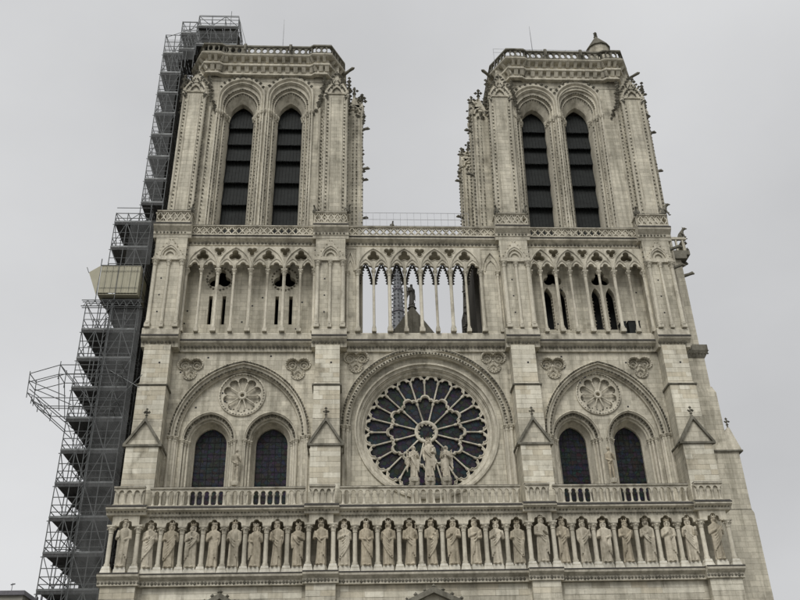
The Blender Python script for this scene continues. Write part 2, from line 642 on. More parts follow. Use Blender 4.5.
for (a, b, dy) in [(a, b, 0) for a, b in xs_main] + [(a, b, .4) for a, b in RES]:
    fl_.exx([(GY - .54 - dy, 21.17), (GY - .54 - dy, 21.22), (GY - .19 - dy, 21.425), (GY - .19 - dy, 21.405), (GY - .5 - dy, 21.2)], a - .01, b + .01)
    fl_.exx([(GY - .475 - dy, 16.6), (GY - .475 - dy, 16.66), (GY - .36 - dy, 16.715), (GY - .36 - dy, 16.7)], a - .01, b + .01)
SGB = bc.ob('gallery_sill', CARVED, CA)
fl_.ob('lead_and_drip_shade', LEAD_SHADE, SGB, stuff=True)
SGT = tc_.ob('gallery_cornice', CARVED, CA)
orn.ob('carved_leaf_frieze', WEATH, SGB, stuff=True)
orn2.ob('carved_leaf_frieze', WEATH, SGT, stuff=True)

cols = [-22.45, -20.6, -19.12, -17.66, -16.2, -14.74, -13.26, -11.79, -10.32, -8.82, -7.1, -5.58, -3.99, -2.47, -.94, .6, 2.13, 3.7, 5.2, 6.74, 8.46, 9.93, 11.47, 12.95, 14.55, 16.1, 17.63, 19.21, 21.18]
RESI = {0, 9, 19, 27}     # statue index (between cols i and i+1) standing in a projection
KD = lambda i: .4 if i in RESI else 0.0
cmesh = column_mesh('gallery_column', 3.32, 0.165, CARVED, base=0.75, cap=0.55, plinth=1.8)
pmesh = MB().frus((-.36, .36, -.36, .36), 0, (-.24, .24, -.24, .24), .5).mesh('column_block', PALE)
GAL = MB()
GAL.box(-22.5, 21.2, 0.5, 0.75, 16.72, 17.0)
GALO = GAL.ob('statue_gallery', CARVED, CA)
for i, x in enumerate(cols):
    dy = max(KD(i), KD(i - 1))
    c = inst('column', cmesh, GALO, (x, GY - dy + .12, 16.7))
    inst('column_foot', pmesh, GALO, (x, GY - dy + .12, 16.7))
for i in range(28):
    dy = KD(i)
    a, b = cols[i], cols[i + 1]
    MB().prism(trefoil_head(a, b - .004, 20.73, 19.98)[::-1], [], GY - dy + .02, GY - dy + .34).ob('trefoil_arch', CARVED, GALO)

# ---- balustrade above the statues
BZ0, BZ1 = 21.42, 22.78
rail = MB()
bmb = MB()
bmb.lathe(0, 0, [(0, .125), (.09, .125), (.13, .09), (.17, .075), (.68, .07), (.72, .10), (.80, .125), (.84, .125)], 8)
sp_ = .25
pts = [(-sp_, 1.2), (-sp_, 1.06)]
pts += [(-sp_ + .17 * math.sin(t * PI / 2 / 5), .86 + .2 * math.cos(t * PI / 2 / 5)) for t in range(1, 6)]
pts += [(-x, z) for x, z in reversed(pts)]
bmb.prism(pts, [], -.075, .075)
bal_me = bmb.mesh('baluster', CARVED, True)
RAIL_Y = GY - .02
def rail_run(a, b, y):
    rail.box(a, b, y - .15, y + .15, BZ0 - .02, BZ0 + .06)
    rail.exx([(y - .15, BZ1 - .12), (y - .2, BZ1 - .06), (y - .17, BZ1), (y + .17, BZ1), (y + .2, BZ1 - .06), (y + .15, BZ1 - .12)], a, b)
for a, b in xs_main:
    rail_run(a, b, RAIL_Y)
for a, b in RES:
    rail_run(a + .3, b - .3, RAIL_Y - .34)
    rail.box(a + .34, b - .34, RAIL_Y - .28, RAIL_Y + .1, BZ0, BZ1 - .1)
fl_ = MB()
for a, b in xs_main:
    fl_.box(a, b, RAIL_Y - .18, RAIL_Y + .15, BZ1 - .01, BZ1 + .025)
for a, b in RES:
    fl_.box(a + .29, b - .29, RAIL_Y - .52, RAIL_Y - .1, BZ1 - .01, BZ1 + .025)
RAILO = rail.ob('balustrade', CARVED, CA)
fl_.ob('lead_and_drip_shade', LEAD_SHADE, RAILO, stuff=True)
for a, b in xs_main:
    k = round((b - a) / .5)
    for i in range(k):
        inst('baluster', bal_me, RAILO, (a + (b - a) * (i + .5) / k, RAIL_Y, BZ0 + .05), sc=((b - a) / k / .5, 1, 1))
for a, b in RES:
    k = 4
    for i in range(k):
        inst('baluster', bal_me, RAILO, (a + .3 + (b - a - .6) * (i + .5) / k, RAIL_Y - .34, BZ0 + .05), sc=((b - a - .6) / k / .5, 1, 1))

# ---- rose storey
WY = 1.5
def trefoil_boss(parent, cx, cz):
    o = lobes3(cx, cz, .56, .56, PI / 6 + 0, 66)
    i = lobes3(cx, cz, .56, .40, PI / 6, 66)
    mb = MB()
    steps(mb, o, [(cx + (x - cx) * .86, cz + (z - cz) * .86) for x, z in o], [(0, WY - .02), (0, WY - .12), (.7, WY - .12), (1, WY + .02), (1, WY + .3)], closed=True)
    p = mb.ob('trefoil', CARVED, parent)
    d = MB()
    dents(d, [(cx + (x - cx) * .93, cz + (z - cz) * .93) for x, z in o], WY - .14, .2, (.06, .06, .06), True)
    for k in range(3):
        a = PI / 6 + k * 2 * PI / 3
        d.tube([(cx + .54 * math.cos(a) + .3 * math.cos(q * PI / 6), WY + .2, cz + .54 * math.sin(a) + .3 * math.sin(q * PI / 6)) for q in range(12)], .05, 4, True)
        d.octa((cx + .54 * math.cos(a), WY + .2, cz + .54 * math.sin(a)), (.12, .1, .12))
        for q in range(5):
            b = a - 1.9 + q * .95
            d.octa((cx + .56 * math.cos(a) + .4 * math.cos(b), WY + .08, cz + .56 * math.sin(a) + .4 * math.sin(b)), (.07, .09, .07))
    d.octa((cx, WY + .05, cz), (.16, .14, .16))
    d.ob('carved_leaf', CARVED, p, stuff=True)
    return o

def window_bay(c, x0, x1, W_, H_, z0, lc, lw_, trefs, medx):
    wall = MB()
    hole = portal(c, 21.6, z0, W_, H_, 16)
    th = [lobes3(tx, tz, .56, .56 * .93, PI / 6, 66) for tx, tz in trefs]
    wall.prism([(x0, 21.0), (x1, 21.0), (x1, 35.3), (x0, 35.3)], [hole[::-1]] + th, WY, WY + .5)
    for tx, tz in trefs:
        wall.box(tx - 1.3, tx + 1.3, WY + .3, WY + .49, tz - 1.3, tz + 1.3)
    w = wall.ob('wall', STONE, CA)
    for t in trefs:
        trefoil_boss(w, *t)
    # big arch moulding
    a = MB()
    out = portal(c, 21.6, z0, W_ + .5, off_h(W_, H_, .5), 16)
    inn = portal(c, 21.6, z0, W_ - .25, off_h(W_, H_, -.25), 16)
    oa, ia = out[1:-1], inn[1:-1]
    steps(a, oa, ia, [(0, WY + .02), (0, WY - .2), (.06, WY - .24), (.1, WY - .1), (.24, WY - .1), (.28, WY - .24), (.36, WY - .22), (.4, WY - .02), (.62, WY - .02), (.66, WY + .1), (.8, WY + .12), (.85, WY + .3), (1, WY + .3), (1, WY + .55)])
    steps(a, [out[0], out[1]], [inn[0], inn[1]], [(.62, WY - .01), (.66, WY + .1), (.8, WY + .12), (.85, WY + .3), (1, WY + .3), (1, WY + .55)])
    steps(a, [out[-2], out[-1]], [inn[-2], inn[-1]], [(.62, WY - .01), (.66, WY + .1), (.8, WY + .12), (.85, WY + .3), (1, WY + .3), (1, WY + .55)])
    A = a.ob('great_arch', CARVED, CA, True)
    d = MB()
    h1 = [(p[0] + (q[0] - p[0]) * .12, p[1] + (q[1] - p[1]) * .12) for p, q in zip(oa, ia)]
    h2 = [(p[0] + (q[0] - p[0]) * .72, p[1] + (q[1] - p[1]) * .72) for p, q in zip(oa, ia)]
    dents(d, h1, WY - .2, .27, (.11, .1, .11))
    dents(d, h2, WY + .02, .3, (.12, .14, .12))
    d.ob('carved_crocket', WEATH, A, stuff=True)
    cj = column_mesh('colonnette', 27.95 - 21.6, .13, CARVED, base=.5, cap=.42, plinth=1.3, n=8)
    for s in (-1, 1):
        for u, y in ((.32, -.02), (-.04, .2)):
            inst('colonnette', cj, A, (c + s * (W_ + u), WY + y, 21.6))
    # tympanum with lancets and medallion
    TY = WY + .5
    SP, LH = 27.82, 1.46
    holes = [portal(x, 21.8, SP, lw_ + .78, off_h(lw_, LH, .78), 10)[::-1] for x in lc]
    mz, mr = 31.62, 1.62
    holes.append(circle(medx, mz, mr, 40)[::-1])
    T = MB().prism(portal(c, 21.7, z0, W_ - .05, off_h(W_, H_, -.05), 16), holes, TY + .004, TY + .4).ob('tympanum', STONE, CA)
    cm = column_mesh('colonnette', SP - 21.6, .115, CARVED, base=.5, cap=.42, plinth=1.3, n=8)
    for x in lc:
        o = portal(x, 21.8, SP, lw_ + .86, off_h(lw_, LH, .86), 10)
        i = portal(x, 21.8, SP, lw_, LH, 10)
        a = MB()
        steps(a, o, i, [(0, TY + .05), (0, TY - .14), (.07, TY - .16), (.1, TY + .0), (.16, TY + .25), (.42, TY + .32), (.46, TY + .5), (.56, TY + .55), (.64, TY + .75), (.86, TY + 1.1), (.9, TY + 1.2), (1, TY + 1.3), (1, TY + 1.75)])
        for t, y in ((.12, .0), (.44, .4), (.6, .62)):
            pth = [(p[0] + (q[0] - p[0]) * t, TY + y, p[1] + (q[1] - p[1]) * t) for p, q in zip(o, i)][1:-1]
            a.tube(pth, .085, 6)
        AR = a.ob('lancet_arch', CARVED, CA, True)
        d = MB()
        dents(d, [(p[0] + (q[0] - p[0]) * .28, p[1] + (q[1] - p[1]) * .28) for p, q in zip(o, i)][1:-1], TY + .2, .27, (.13, .14, .13))
        d.ob('carved_leaf', WEATH, AR, stuff=True)
        for s in (-1, 1):
            for t, y in ((.1, .0), (.32, .24), (.54, .5)):
                inst('colonnette', cm, AR, (x + s * (lw_ + .86 * (1 - t)), TY + y, 21.6))
        G_ = MB().prism(portal(x, 21.7, SP, lw_ + .03, LH + .03, 10), [], TY + 1.55, TY + 1.6).ob('lancet_glass', GLASS, CA)
        b = MB()
        for k in range(1, 5):
            xx = x - lw_ + 2 * lw_ * k / 5
            b.box(xx - .014, xx + .014, TY + 1.49, TY + 1.54, 21.8, SP + LH * (.93 if k in (2, 3) else .62))
        for k in range(14):
            zz = 22.2 + k * .5
            if zz < SP + .9:
                b.box(x - lw_, x + lw_, TY + 1.47, TY + 1.49, zz - .012, zz + .012)
        b.ob('window_bars', plain_bar, G_)
    # medallion
    m = MB()
    steps(m, circle(medx, mz, mr + .24, 48), circle(medx, mz, mr - .02, 48), [(0, TY + .02), (0, TY - .12), (.4, TY - .15), (.6, TY - .02), (1, TY), (1, TY + .38)], closed=True)
    MD = m.ob('medallion', CARVED, CA, True)
    MB().prism(circle(medx, mz, mr + .05, 40), [], TY + .34, TY + .42).ob('recess', CARVED, MD)
    n = 10
    sc_ = []
    for k in range(n):
        for j in range(8):
            t = -1 + 2 * j / 8
            r = 1.16 + .38 * math.sqrt(max(0, 1 - (t / .98) ** 2))
            sc_.append((medx + r * math.cos((k + t / 2 + .5) * 2 * PI / n), mz + r * math.sin((k + t / 2 + .5) * 2 * PI / n)))
    MB().prism(circle(medx, mz, mr, 48), [sc_[::-1]], TY + .02, TY + .2).ob('lobed_rim', CARVED, MD)
    d = MB()
    for k in range(n):
        for q_ in (-.42, 0, .42):
            A0 = (k + .5 + q_ * .62) * 2 * PI / n
            rr = 1.46 - abs(q_) * .28
            d.octa((medx + rr * math.cos(A0), TY + .12, mz + rr * math.sin(A0)), (.09, .1, .09))
    dents(d, circle(medx, mz, mr + .13, 48), TY - .12, .25, (.08, .08, .08), True)
    d.ob('carved_leaf', WEATH, MD, stuff=True)
    hub = MB()
    steps(hub, circle(medx, mz, .36, 20), circle(medx, mz, .17, 20), [(0, TY + .3), (0, TY + .05), (.5, TY), (1, TY + .05), (1, TY + .3)], closed=True)
    hub.ob('hub', CARVED, MD, True)
    for k in range(n):
        a = k * 2 * PI / n
        MB().tube([(medx + .34 * math.cos(a), TY + .12, mz + .34 * math.sin(a)), (medx + 1.14 * math.cos(a), TY + .12, mz + 1.14 * math.sin(a))], [.05, .065], 6).ob('spoke', CARVED, MD, True)

plain_bar = plain('iron_bar', (0.02, 0.02, 0.021), 0.8)
window_bay(-14.55, -20.45, -8.7, 4.95, 5.9, 27.95, (-16.95, -12.15), 1.24, ((-18.83, 33.82), (-10.2, 33.82)), -14.6)
window_bay(14.42, 9.1, 19.7, 4.55, 5.85, 27.95, (11.98, 16.5), 1.12, ((10.72, 33.86), (18.0, 33.92)), 14.28)

# central bay
RX, RZ = 0.12, 28.62
AZ = 28.75
semi = lambda R, n=28: [(RX - R, 21.6)] + circle(RX, AZ, R, n, PI, 0, False) + [(RX + R, 21.6)]
mb = MB().prism([(-6.9, 21.0), (7.15, 21.0), (7.15, 35.3), (-6.9, 35.3)], [semi(6.2)[::-1]] + [lobes3(x, z, .56, .52, PI / 6, 66) for x, z in ((-5.5, 34.42), (5.8, 34.4))], WY, WY + .5)
for x, z in ((-5.5, 34.42), (5.8, 34.4)):
    mb.box(x - 1.2, x + 1.2, WY + .3, WY + .49, z - .95, z + .85)
CW = mb.ob('wall', STONE, CA)
trefoil_boss(CW, -5.5, 34.42)
trefoil_boss(CW, 5.8, 34.4)
a = MB()
o, i = circle(RX, AZ, 6.85, 40, PI, 0, False), circle(RX, AZ, 6.1, 40, PI, 0, False)
steps(a, o, i, [(0, WY + .02), (0, WY - .2), (.06, WY - .22), (.1, WY - .12), (.28, WY - .12), (.32, WY - .22), (.38, WY - .03), (.55, WY - .05), (.6, WY - .2), (.85, WY - .18), (.9, WY), (1, WY + .05), (1, WY + .6)])
for s in (-1, 1):
    a.box(RX + s * 6.12 - .08, RX + s * 6.12 + .08, WY + .1, WY + .55, 21.6, AZ)
A = a.ob('great_arch', CARVED, CA, True)
d = MB()
dents(d, circle(RX, AZ, 6.7, 60, PI, 0, False), WY - .2, .26, (.11, .1, .11))
dents(d, circle(RX, AZ, 6.3, 60, PI, 0, False), WY - .2, .26, (.11, .12, .11))
d.ob('carved_crocket', WEATH, A, stuff=True)
cm = column_mesh('colonnette', AZ - 21.6, .14, CARVED, base=.5, cap=.5, plinth=1.3)
for s in (-1, 1):
    for k, (x, y) in enumerate(((6.62, WY - .1), (6.28, WY + .06))):
        inst('colonnette', cm, A, (RX + s * x, y, 21.6))
MB().prism(semi(6.19), [circle(RX, RZ, 5.55, 64)[::-1]], WY + .42, WY + .7).ob('rose_wall', STONE, CA)
r = MB()
steps(r, circle(RX, RZ, 5.75, 72), circle(RX, RZ, 4.98, 72), [(0, WY + .45), (0, WY + .28), (.18, WY + .26), (.24, WY + .42), (.5, WY + .5), (.52, WY + .62), (.62, WY + .6), (.66, WY + .75), (.9, WY + .85), (.92, WY + .95), (1, WY + .95), (1, WY + 1.5)], closed=True)
ROSE = r.ob('rose_window', CARVED, CA, True)
RY = WY + 1.05
def lobed(r0, hgt, n, per, phase=0.0):
    res = []
    for k in range(n):
        for j in range(per):
            t = -1 + 2 * j / per
            u = abs(t)
            if u < .46:
                q = hgt * .5 + hgt * .5 * math.sqrt(max(0, 1 - (u / .46) ** 2))
            elif u < .94:
                q = hgt * .45 * math.sqrt(max(0, 1 - ((u - .66) / .29) ** 2))
            else:
                q = 0
            res.append((r0 + q, (k + .5 + t / 2) * 2 * PI / n + phase))
    return res
pol = lambda R, A_: (RX + R * math.sin(A_), RZ + R * math.cos(A_))
# outer pierced rim: 24 lobes, spokes at multiples of 15 degrees
inner_c = [pol(R, A_) for R, A_ in lobed(4.42, .43, 24, 16)]
MB().prism([pol(5.06, 2 * PI * k / 96) for k in range(96)], [inner_c[::-1]] + [[pol(4.58, A0), pol(4.88, A0 + .05), pol(4.92, A0), pol(4.88, A0 - .05)] for A0 in [k * PI / 12 for k in range(24)]], RY, RY + .22).ob('lobed_rim', CARVED, ROSE)
tr = MB()
tr.tube([(x, RY - .02, z) for x, z in inner_c], .045, 5, True)
tr.ob('rim_moulding', CARVED, ROSE, True)
# band of 12 petals
b_in = lobed(2.48, .5, 12, 20, -PI / 12)
pin = [pol(R, A_) for R, A_ in b_in]
pout = [pol(R + .24, A_) for R, A_ in b_in]
MB().prism(pout, [pin[::-1]], RY - .02, RY + .22).ob('petal_band', CARVED, ROSE)
tr = MB()
tr.tube([(pol(R + .12, A_)[0], RY - .03, pol(R + .12, A_)[1]) for R, A_ in b_in], .07, 6, True)
tr.ob('band_moulding', CARVED, ROSE, True)
hb = MB()
steps(hb, circle(RX, RZ, .94, 36), circle(RX, RZ, .68, 36), [(0, RY + .25), (0, RY - .02), (.3, RY - .08), (.6, RY - .08), (1, RY), (1, RY + .25)], closed=True)
hb.ob('hub', CARVED, ROSE, True)
dd = MB()
for k in range(12):
    dd.octa((*[pol(.64, k * PI / 6)[0]], RY + .05, pol(.64, k * PI / 6)[1]), (.11, .08, .11))
dd.ob('hub_cusp', CARVED, ROSE, stuff=True)
for k in range(24):
    A_ = k * PI / 12
    r1 = (3.1 if k % 2 == 0 else 2.7)
    p, q, e = pol(r1, A_), pol(4.2, A_), pol(4.46, A_)
    MB().tube([(p[0], RY + .08, p[1]), (q[0], RY + .08, q[1]), (q[0] * .7 + e[0] * .3, RY + .08, q[1] * .7 + e[1] * .3), (e[0], RY + .08, e[1])], [.075, .07, .115, .13], 6).ob('spoke', CARVED, ROSE, True)
for k in range(12):
    A_ = (k + .5) * PI / 6
    p, q, e = pol(.9, A_), pol(2.3, A_), pol(2.55, A_)
    MB().tube([(p[0], RY + .08, p[1]), (q[0], RY + .08, q[1]), (q[0] * .7 + e[0] * .3, RY + .08, q[1] * .7 + e[1] * .3), (e[0], RY + .08, e[1])], [.075, .065, .11, .125], 6).ob('spoke', CARVED, ROSE, True)
for k in range(24):
    a0, a1 = k * PI / 12 + .003, (k + 1) * PI / 12 - .003
    pp = [pol(2.7, a0), pol(5.0, a0), pol(5.0, (a0 + a1) / 2), pol(5.0, a1), pol(2.7, a1)]
    MB().prism(pp, [], RY + .2 + rnd.uniform(0, .02), RY + .26).ob('pane', GLASS, ROSE)
for k in range(12):
    a0, a1 = (k - .5) * PI / 6 + .005, (k + .5) * PI / 6 - .005
    pp = [pol(.85, a0), pol(2.69, a0), pol(2.69, (a0 + a1) / 2), pol(2.69, a1), pol(.85, a1)]
    MB().prism(pp, [], RY + .2 + rnd.uniform(0, .02), RY + .26).ob('pane', GLASS, ROSE)
MB().prism(circle(RX, RZ, .84, 24), [], RY + .16, RY + .2).ob('pane', GLASS, ROSE)

# ---- buttresses of the rose storey
def finial(mb, x, y, z, s=1.0):
    mb.lathe(x, y, [(z, .09 * s), (z + .35 * s, .07 * s), (z + .4 * s, .14 * s), (z + .47 * s, .07 * s), (z + .9 * s, .06 * s)], 6)
    for dx, dy in ((1, 0), (-1, 0), (0, 1), (0, -1)):
        mb.octa((x + dx * .17 * s, y + dy * .17 * s, z + .68 * s), .12 * s)
    mb.octa((x, y, z + .95 * s), .13 * s)
for bi, (c, w) in enumerate(BUT):
    m = MB()
    m.box(c - w, c + w, -.6, 2.0, 21.2, 26.42)
    m.box(c - w - .06, c + w + .06, -.68, 2.0, 21.3, 22.95)
    m.box(c - w + .1, c + w - .1, 0, 2.0, 26.4, 31.62)
    m.frus((c - w + .1, c + w - .1, 0, 2), 31.66, (c - w + .15, c + w - .15, .3, 2), 31.95)
    m.box(c - w + .15, c + w - .15, .3, 2.0, 31.9, 35.3)
    B = m.ob('buttress', STONE, CA)
    l = MB()
    l.exx([(-.02, 31.5), (-.12, 31.58), (-.12, 31.66), (.1, 31.74), (.1, 31.5)], c - w + .02, c + w - .02)
    l.ob('ledge', WEATH, B)
    for s in (-1, 1):
        MB().box(*sorted((c + s * (w - .1), c + s * (w + .02))), -.1, 1.48, 31.53, 31.66).ob('ledge', WEATH, B)
    g_ = MB()
    hw = w + .14
    g_.prism([(c - hw, 26.45), (c + hw, 26.45), (c, 28.45)][::-1], [], -.5, .3)
    gg = g_.ob('gable', STONE, B)
    mo = MB()
    for s in (-1, 1):
        P = [(c, 28.62), (c + s * (hw + .12), 26.44), (c + s * (hw - .08), 26.44), (c, 28.3)]
        mo.prism(P if s > 0 else P[::-1], [], -.72, .32)
        mo.add([(c + s * hw, -.7, 26.3), (c + s * (hw + .1), -.7, 26.36), (c + s * (hw + .1), 1.45, 26.36), (c + s * hw, 1.45, 26.3),
                (c + s * hw, -.7, 26.52), (c + s * (hw + .1), -.7, 26.46), (c + s * (hw + .1), 1.45, 26.46), (c + s * hw, 1.45, 26.52)],
               [(0, 1, 2, 3), (4, 5, 6, 7), (0, 1, 5, 4), (1, 2, 6, 5), (2, 3, 7, 6), (3, 0, 4, 7)])
    mo.box(c - hw - .1, c + hw + .1, -.74, -.48, 26.28, 26.44)
    mo.ob('gable_moulding', WEATH, B)
    fi = MB()
    finial(fi, c, -.5, 28.45, .95)
    fi.ob('finial', WEATH, B, True)
    blocks(B, c - w, c + w, -.6, 22.97, 26.28, .415, .92, 10 + bi, .02)
    blocks(B, c - w + .1, c + w - .1, 0, 28.75, 31.5, .415, .92, 20 + bi, .02)
    blocks(B, c - w + .15, c + w - .15, .3, 31.98, 35.2, .415, .9, 30 + bi, .02)
    # weep holes
for x0, x1 in RES[1:3]:
    pass
SW = MB().box(-22.4, 21.4, -1.24, -1.19, 14.6, 15.88).ob('gallery_footing', STONE, CA)
blocks(SW, -20.0, -9.2, -1.24, 15.06, 15.87, .403, 1.3, 51, .02)
blocks(SW, -6.6, 6.4, -1.24, 15.06, 15.87, .403, 1.3, 52, .02)
blocks(SW, 8.9, 18.8, -1.24, 15.06, 15.87, .403, 1.3, 53, .02)

for k, (ob_, a, b) in enumerate(RESB):
    blocks(ob_, a, b, -1.82, 15.06, 15.87, .403, 1.0, 60 + k, .02)

# ---- cornice below the colonnade
PIER = [(-22.55, -19.92), (-8.95, -6.42), (6.95, 9.42), (19.6, 22.0)]
def corn2(dy):
    return [(2.9, 35.15), (1.3 + dy, 35.15), (1.26 + dy, 35.5), (.86 + dy, 35.78), (.8 + dy, 35.95), (.92 + dy, 36.1), (.92 + dy, 36.62), (1.0 + dy, 36.72), (2.9, 36.75)]
cn = MB()
fr = MB()
runs = [(PIER[0][1] + .06, PIER[1][0] - .06), (PIER[1][1] + .06, PIER[2][0] - .06), (PIER[2][1] + .06, PIER[3][0] - .06)]
for a, b in runs:
    cn.exx(corn2(0), a, b)
    for k in range(int((b - a) / .3)):
        fr.octa((a + .15 + k * .3, 1.16, 35.5), (.13, .14, .15))
for a, b in PIER:
    cn.exx(corn2(-.85), a - .16, b + .16)
    for k in range(int((b - a) / .3) + 1):
        fr.octa((a + k * .3, .3, 35.5), (.13, .14, .15))
CN = cn.ob('cornice', CARVED, CA)
fr.ob('carved_leaf_frieze', WEATH, CN, stuff=True)

# ---- colonnade storey
def colonnade(xs, solid, right=False):
    """xs: column x incl. both end responds; even entries carry the great arches"""
    tr_ = MB()
    Z0, Z1 = 42.68, 45.0
    holes = []
    lowpts = []
    # lower edge: cusped small arches
    poly = [(xs[0] - .12, Z1), (xs[0] - .12, Z0)]
    for a, b in zip(xs[:-1], xs[1:]):
        m, s = (a + b) / 2, (b - a)
        hw = s / 2 - .11
        cs = [(0, Z0 + .5, .24), (-.22 * s, Z0 + .16, .22 * s), (.22 * s, Z0 + .16, .22 * s), (0, Z0 + .2, .3)]
        poly.append((m - hw, Z0))
        for k in range(19):
            x = -hw + 2 * hw * k / 18
            z = Z0
            for c in cs:
                q = c[2] ** 2 - (x - c[0]) ** 2
                if q > 0:
                    z = max(z, c[1] + math.sqrt(q))
            poly.append((m + x * .999, z))
        poly.append((m + hw, Z0))
    poly += [(xs[-1] + .12, Z0), (xs[-1] + .12, Z1)]
    for k in range(1, len(xs) - 1):
        if k % 2:
            holes.append(lobes3(xs[k], 44.06, .29, .3, PI / 2, 42))
        else:
            holes.append(lobes3(xs[k], 44.5, .24, .24, -PI / 2, 36))
    for e, sg_ in ((0, 1), (len(xs) - 1, -1)):
        pass
    tr_.prism(poly, [h[::-1] for h in holes], .72, 1.0)
    T = tr_.ob('colonnade', CARVED, CA)
    rb = MB()
    for k in range(0, len(xs) - 2, 2):
        a, b = xs[k], xs[k + 2]
        rb.tube([(x, .68, z) for x, z in arch((a + b) / 2, Z0 + .1, (b - a) / 2 - .02, 2.1, 8)], .085, 6)
        for a, b in ((xs[k], xs[k + 1]), (xs[k + 1], xs[k + 2])):
            rb.tube([(x, .7, z) for x, z in arch((a + b) / 2, Z0 + .1, (b - a) / 2 - .06, .98, 6)], .06, 5)
    for h in holes:
        rb.tube([(x, .7, z) for x, z in h], .04, 4, True)
    rb.ob('arch_rib', CARVED, T, True)
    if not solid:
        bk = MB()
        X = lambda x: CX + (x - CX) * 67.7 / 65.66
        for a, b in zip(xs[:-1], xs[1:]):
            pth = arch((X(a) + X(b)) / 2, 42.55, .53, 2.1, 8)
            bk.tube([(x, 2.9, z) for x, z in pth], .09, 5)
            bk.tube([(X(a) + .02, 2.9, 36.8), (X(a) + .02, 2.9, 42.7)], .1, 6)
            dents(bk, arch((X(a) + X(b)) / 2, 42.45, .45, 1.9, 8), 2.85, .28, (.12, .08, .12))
        bk.ob('rear_arcade', DARKSTONE, T, stuff=True)  # backlit darkness of the arcade is put into its stone colour
    for k, x in enumerate(xs):
        me = cA if k % 2 == 0 else cB
        inst('colonnette', me, T, (x, .86, 36.74))
    return T
cA = column_mesh('colonnette', 42.72 - 36.74, .15, CARVED, base=.6, cap=.6, plinth=1.5)
cB = column_mesh('colonnette', 42.72 - 36.74, .115, CARVED, base=.6, cap=.55, plinth=1.6)
colonnade([-19.85, -18.58, -17.2, -15.83, -14.42, -13.0, -11.6, -10.22, -9.02], True)
colonnade([-5.36, -4.0, -2.66, -1.33, 0.0, 1.3, 2.6, 3.9, 5.22], False)
colonnade([9.48, 10.42, 11.76, 13.02, 14.32, 15.54, 16.86, 18.15, 19.5], True)
# solid bits either side of the open centre, each with a blind arch
for a, b in ((-6.5, -5.5), (5.36, 7.0)):
    m = MB().box(a, b, 1.02, 3.2, 36.7, 45.0)
    Wp = m.ob('wall', STONE, CA)
    rb = MB()
    c, w = (a + b) / 2, (b - a) / 2 - .05
    rb.tube([(x, .98, z) for x, z in arch(c, 42.75, w, 1.9, 8)], .1, 6)
    rb.tube([(x, .98, z) for x, z in arch(c, 42.75, w * .7, 1.1, 8)], .06, 6)
    rb.ob('blind_arch', CARVED, Wp, True)
    inst('colonnette', cB, Wp, (b - .3 if a > 0 else a + .25, .95, 36.74))
# piers
shaft = column_mesh('pier_shaft', 43.2 - 36.72, .17, CARVED, base=.6, cap=.62, plinth=1.3)
for a, b in PIER:
    c, w = (a + b) / 2, (b - a) / 2
    m = MB().box(a, b, .2, 3.2, 36.7, 45.5)
    Pp = m.ob('pier', STONE, CA)
    for s in (-1, 0, 1):
        inst('shaft', shaft, Pp, (c + s * (w - .2), .1, 36.74), sc=(1, 1, 1) if s else (.75, .75, 1))
    mo = MB()
    mo.prism([(a - .02, 43.2), (b + .02, 43.2), (b + .02, 43.55), (a - .02, 43.55)], [], .02, .25)
    mo.prism([(c - w + .1, 43.55), (c + w - .1, 43.55), (c, 45.35)][::-1], [arch(c, 43.6, .62, .85, 6)], .06, .25)
    mo.tube([(x, .06, z) for x, z in arch(c, 43.55, .78, 1.15, 8)], .08, 6)
    mo.tube([(x, .12, z) for x, z in arch(c, 43.6, .42, .5, 6)], .08, 6)
    for s in (-1, 1):
        for k in range(5):
            t = (k + .5) / 5
            mo.octa((c + s * (w - .1) * (1 - t), .04, 43.6 + 1.8 * t), .09)
    mo.ob('pier_gable', CARVED, Pp, True)
    cr_ = MB()
    for s in (a, b):
        for k in range(4):
            cr_.octa((s, .35, 43.4 + k * .5), .14)
    cr_.ob('crocket', WEATH, Pp, stuff=True)

# rear walls of the colonnade = lower tower stage
def rear_wall(x0, x1, wins, oculi):
    holes = []
    for (c, w, z0, zs, h) in wins:
        holes.append(([(c - w, z0), (c - w, zs), (c + w, zs), (c + w, z0)] if h == 0 else portal(c, z0, zs, w, h, 6))[::-1])
    for c, z, r in oculi:
        holes.append(lobes3(c, z, r * .55, r * .52, PI / 2, 30)[::-1])
    return MB().prism([(x0, 36.5), (x1, 36.5), (x1, 47.0), (x0, 47.0)], holes, 2.2, 2.8).ob('tower_base_wall', STONE, CA)
RW = rear_wall(-22.4, -6.45, [(x, .15, 38.15, 40.9, 0) for x in (-17.83, -16.7, -12.23, -11.05)], [(-17.2, 42.6, .95), (-11.65, 42.6, .95)])
d = MB()
for c in (-17.2, -11.65):
    dents(d, circle(c, 42.6, 1.1, 30), 2.16, .3, (.11, .1, .11), True)
d.ob('carved_leaf', WEATH, RW, stuff=True)
RW2 = rear_wall(6.98, 22.0, [(c, .40, 37.7, 40.8, 1.0) for c in (11.15, 12.35, 15.4, 16.65)], [(11.75, 42.75, .8), (16.0, 42.75, .8)])
d = MB()
for c in (11.15, 12.35, 15.4, 16.65):
    for s in (-1, 1):
        for k in range(10):
            d.octa((c + s * .36, 2.25, 37.9 + k * .32), (.1, .1, .1))
    d.tube([(x, 2.18, z) for x, z in portal(c, 37.7, 40.8, .46, 1.1, 6)], .07, 5)
d.ob('carved_crocket', CARVED, RW2, stuff=True)
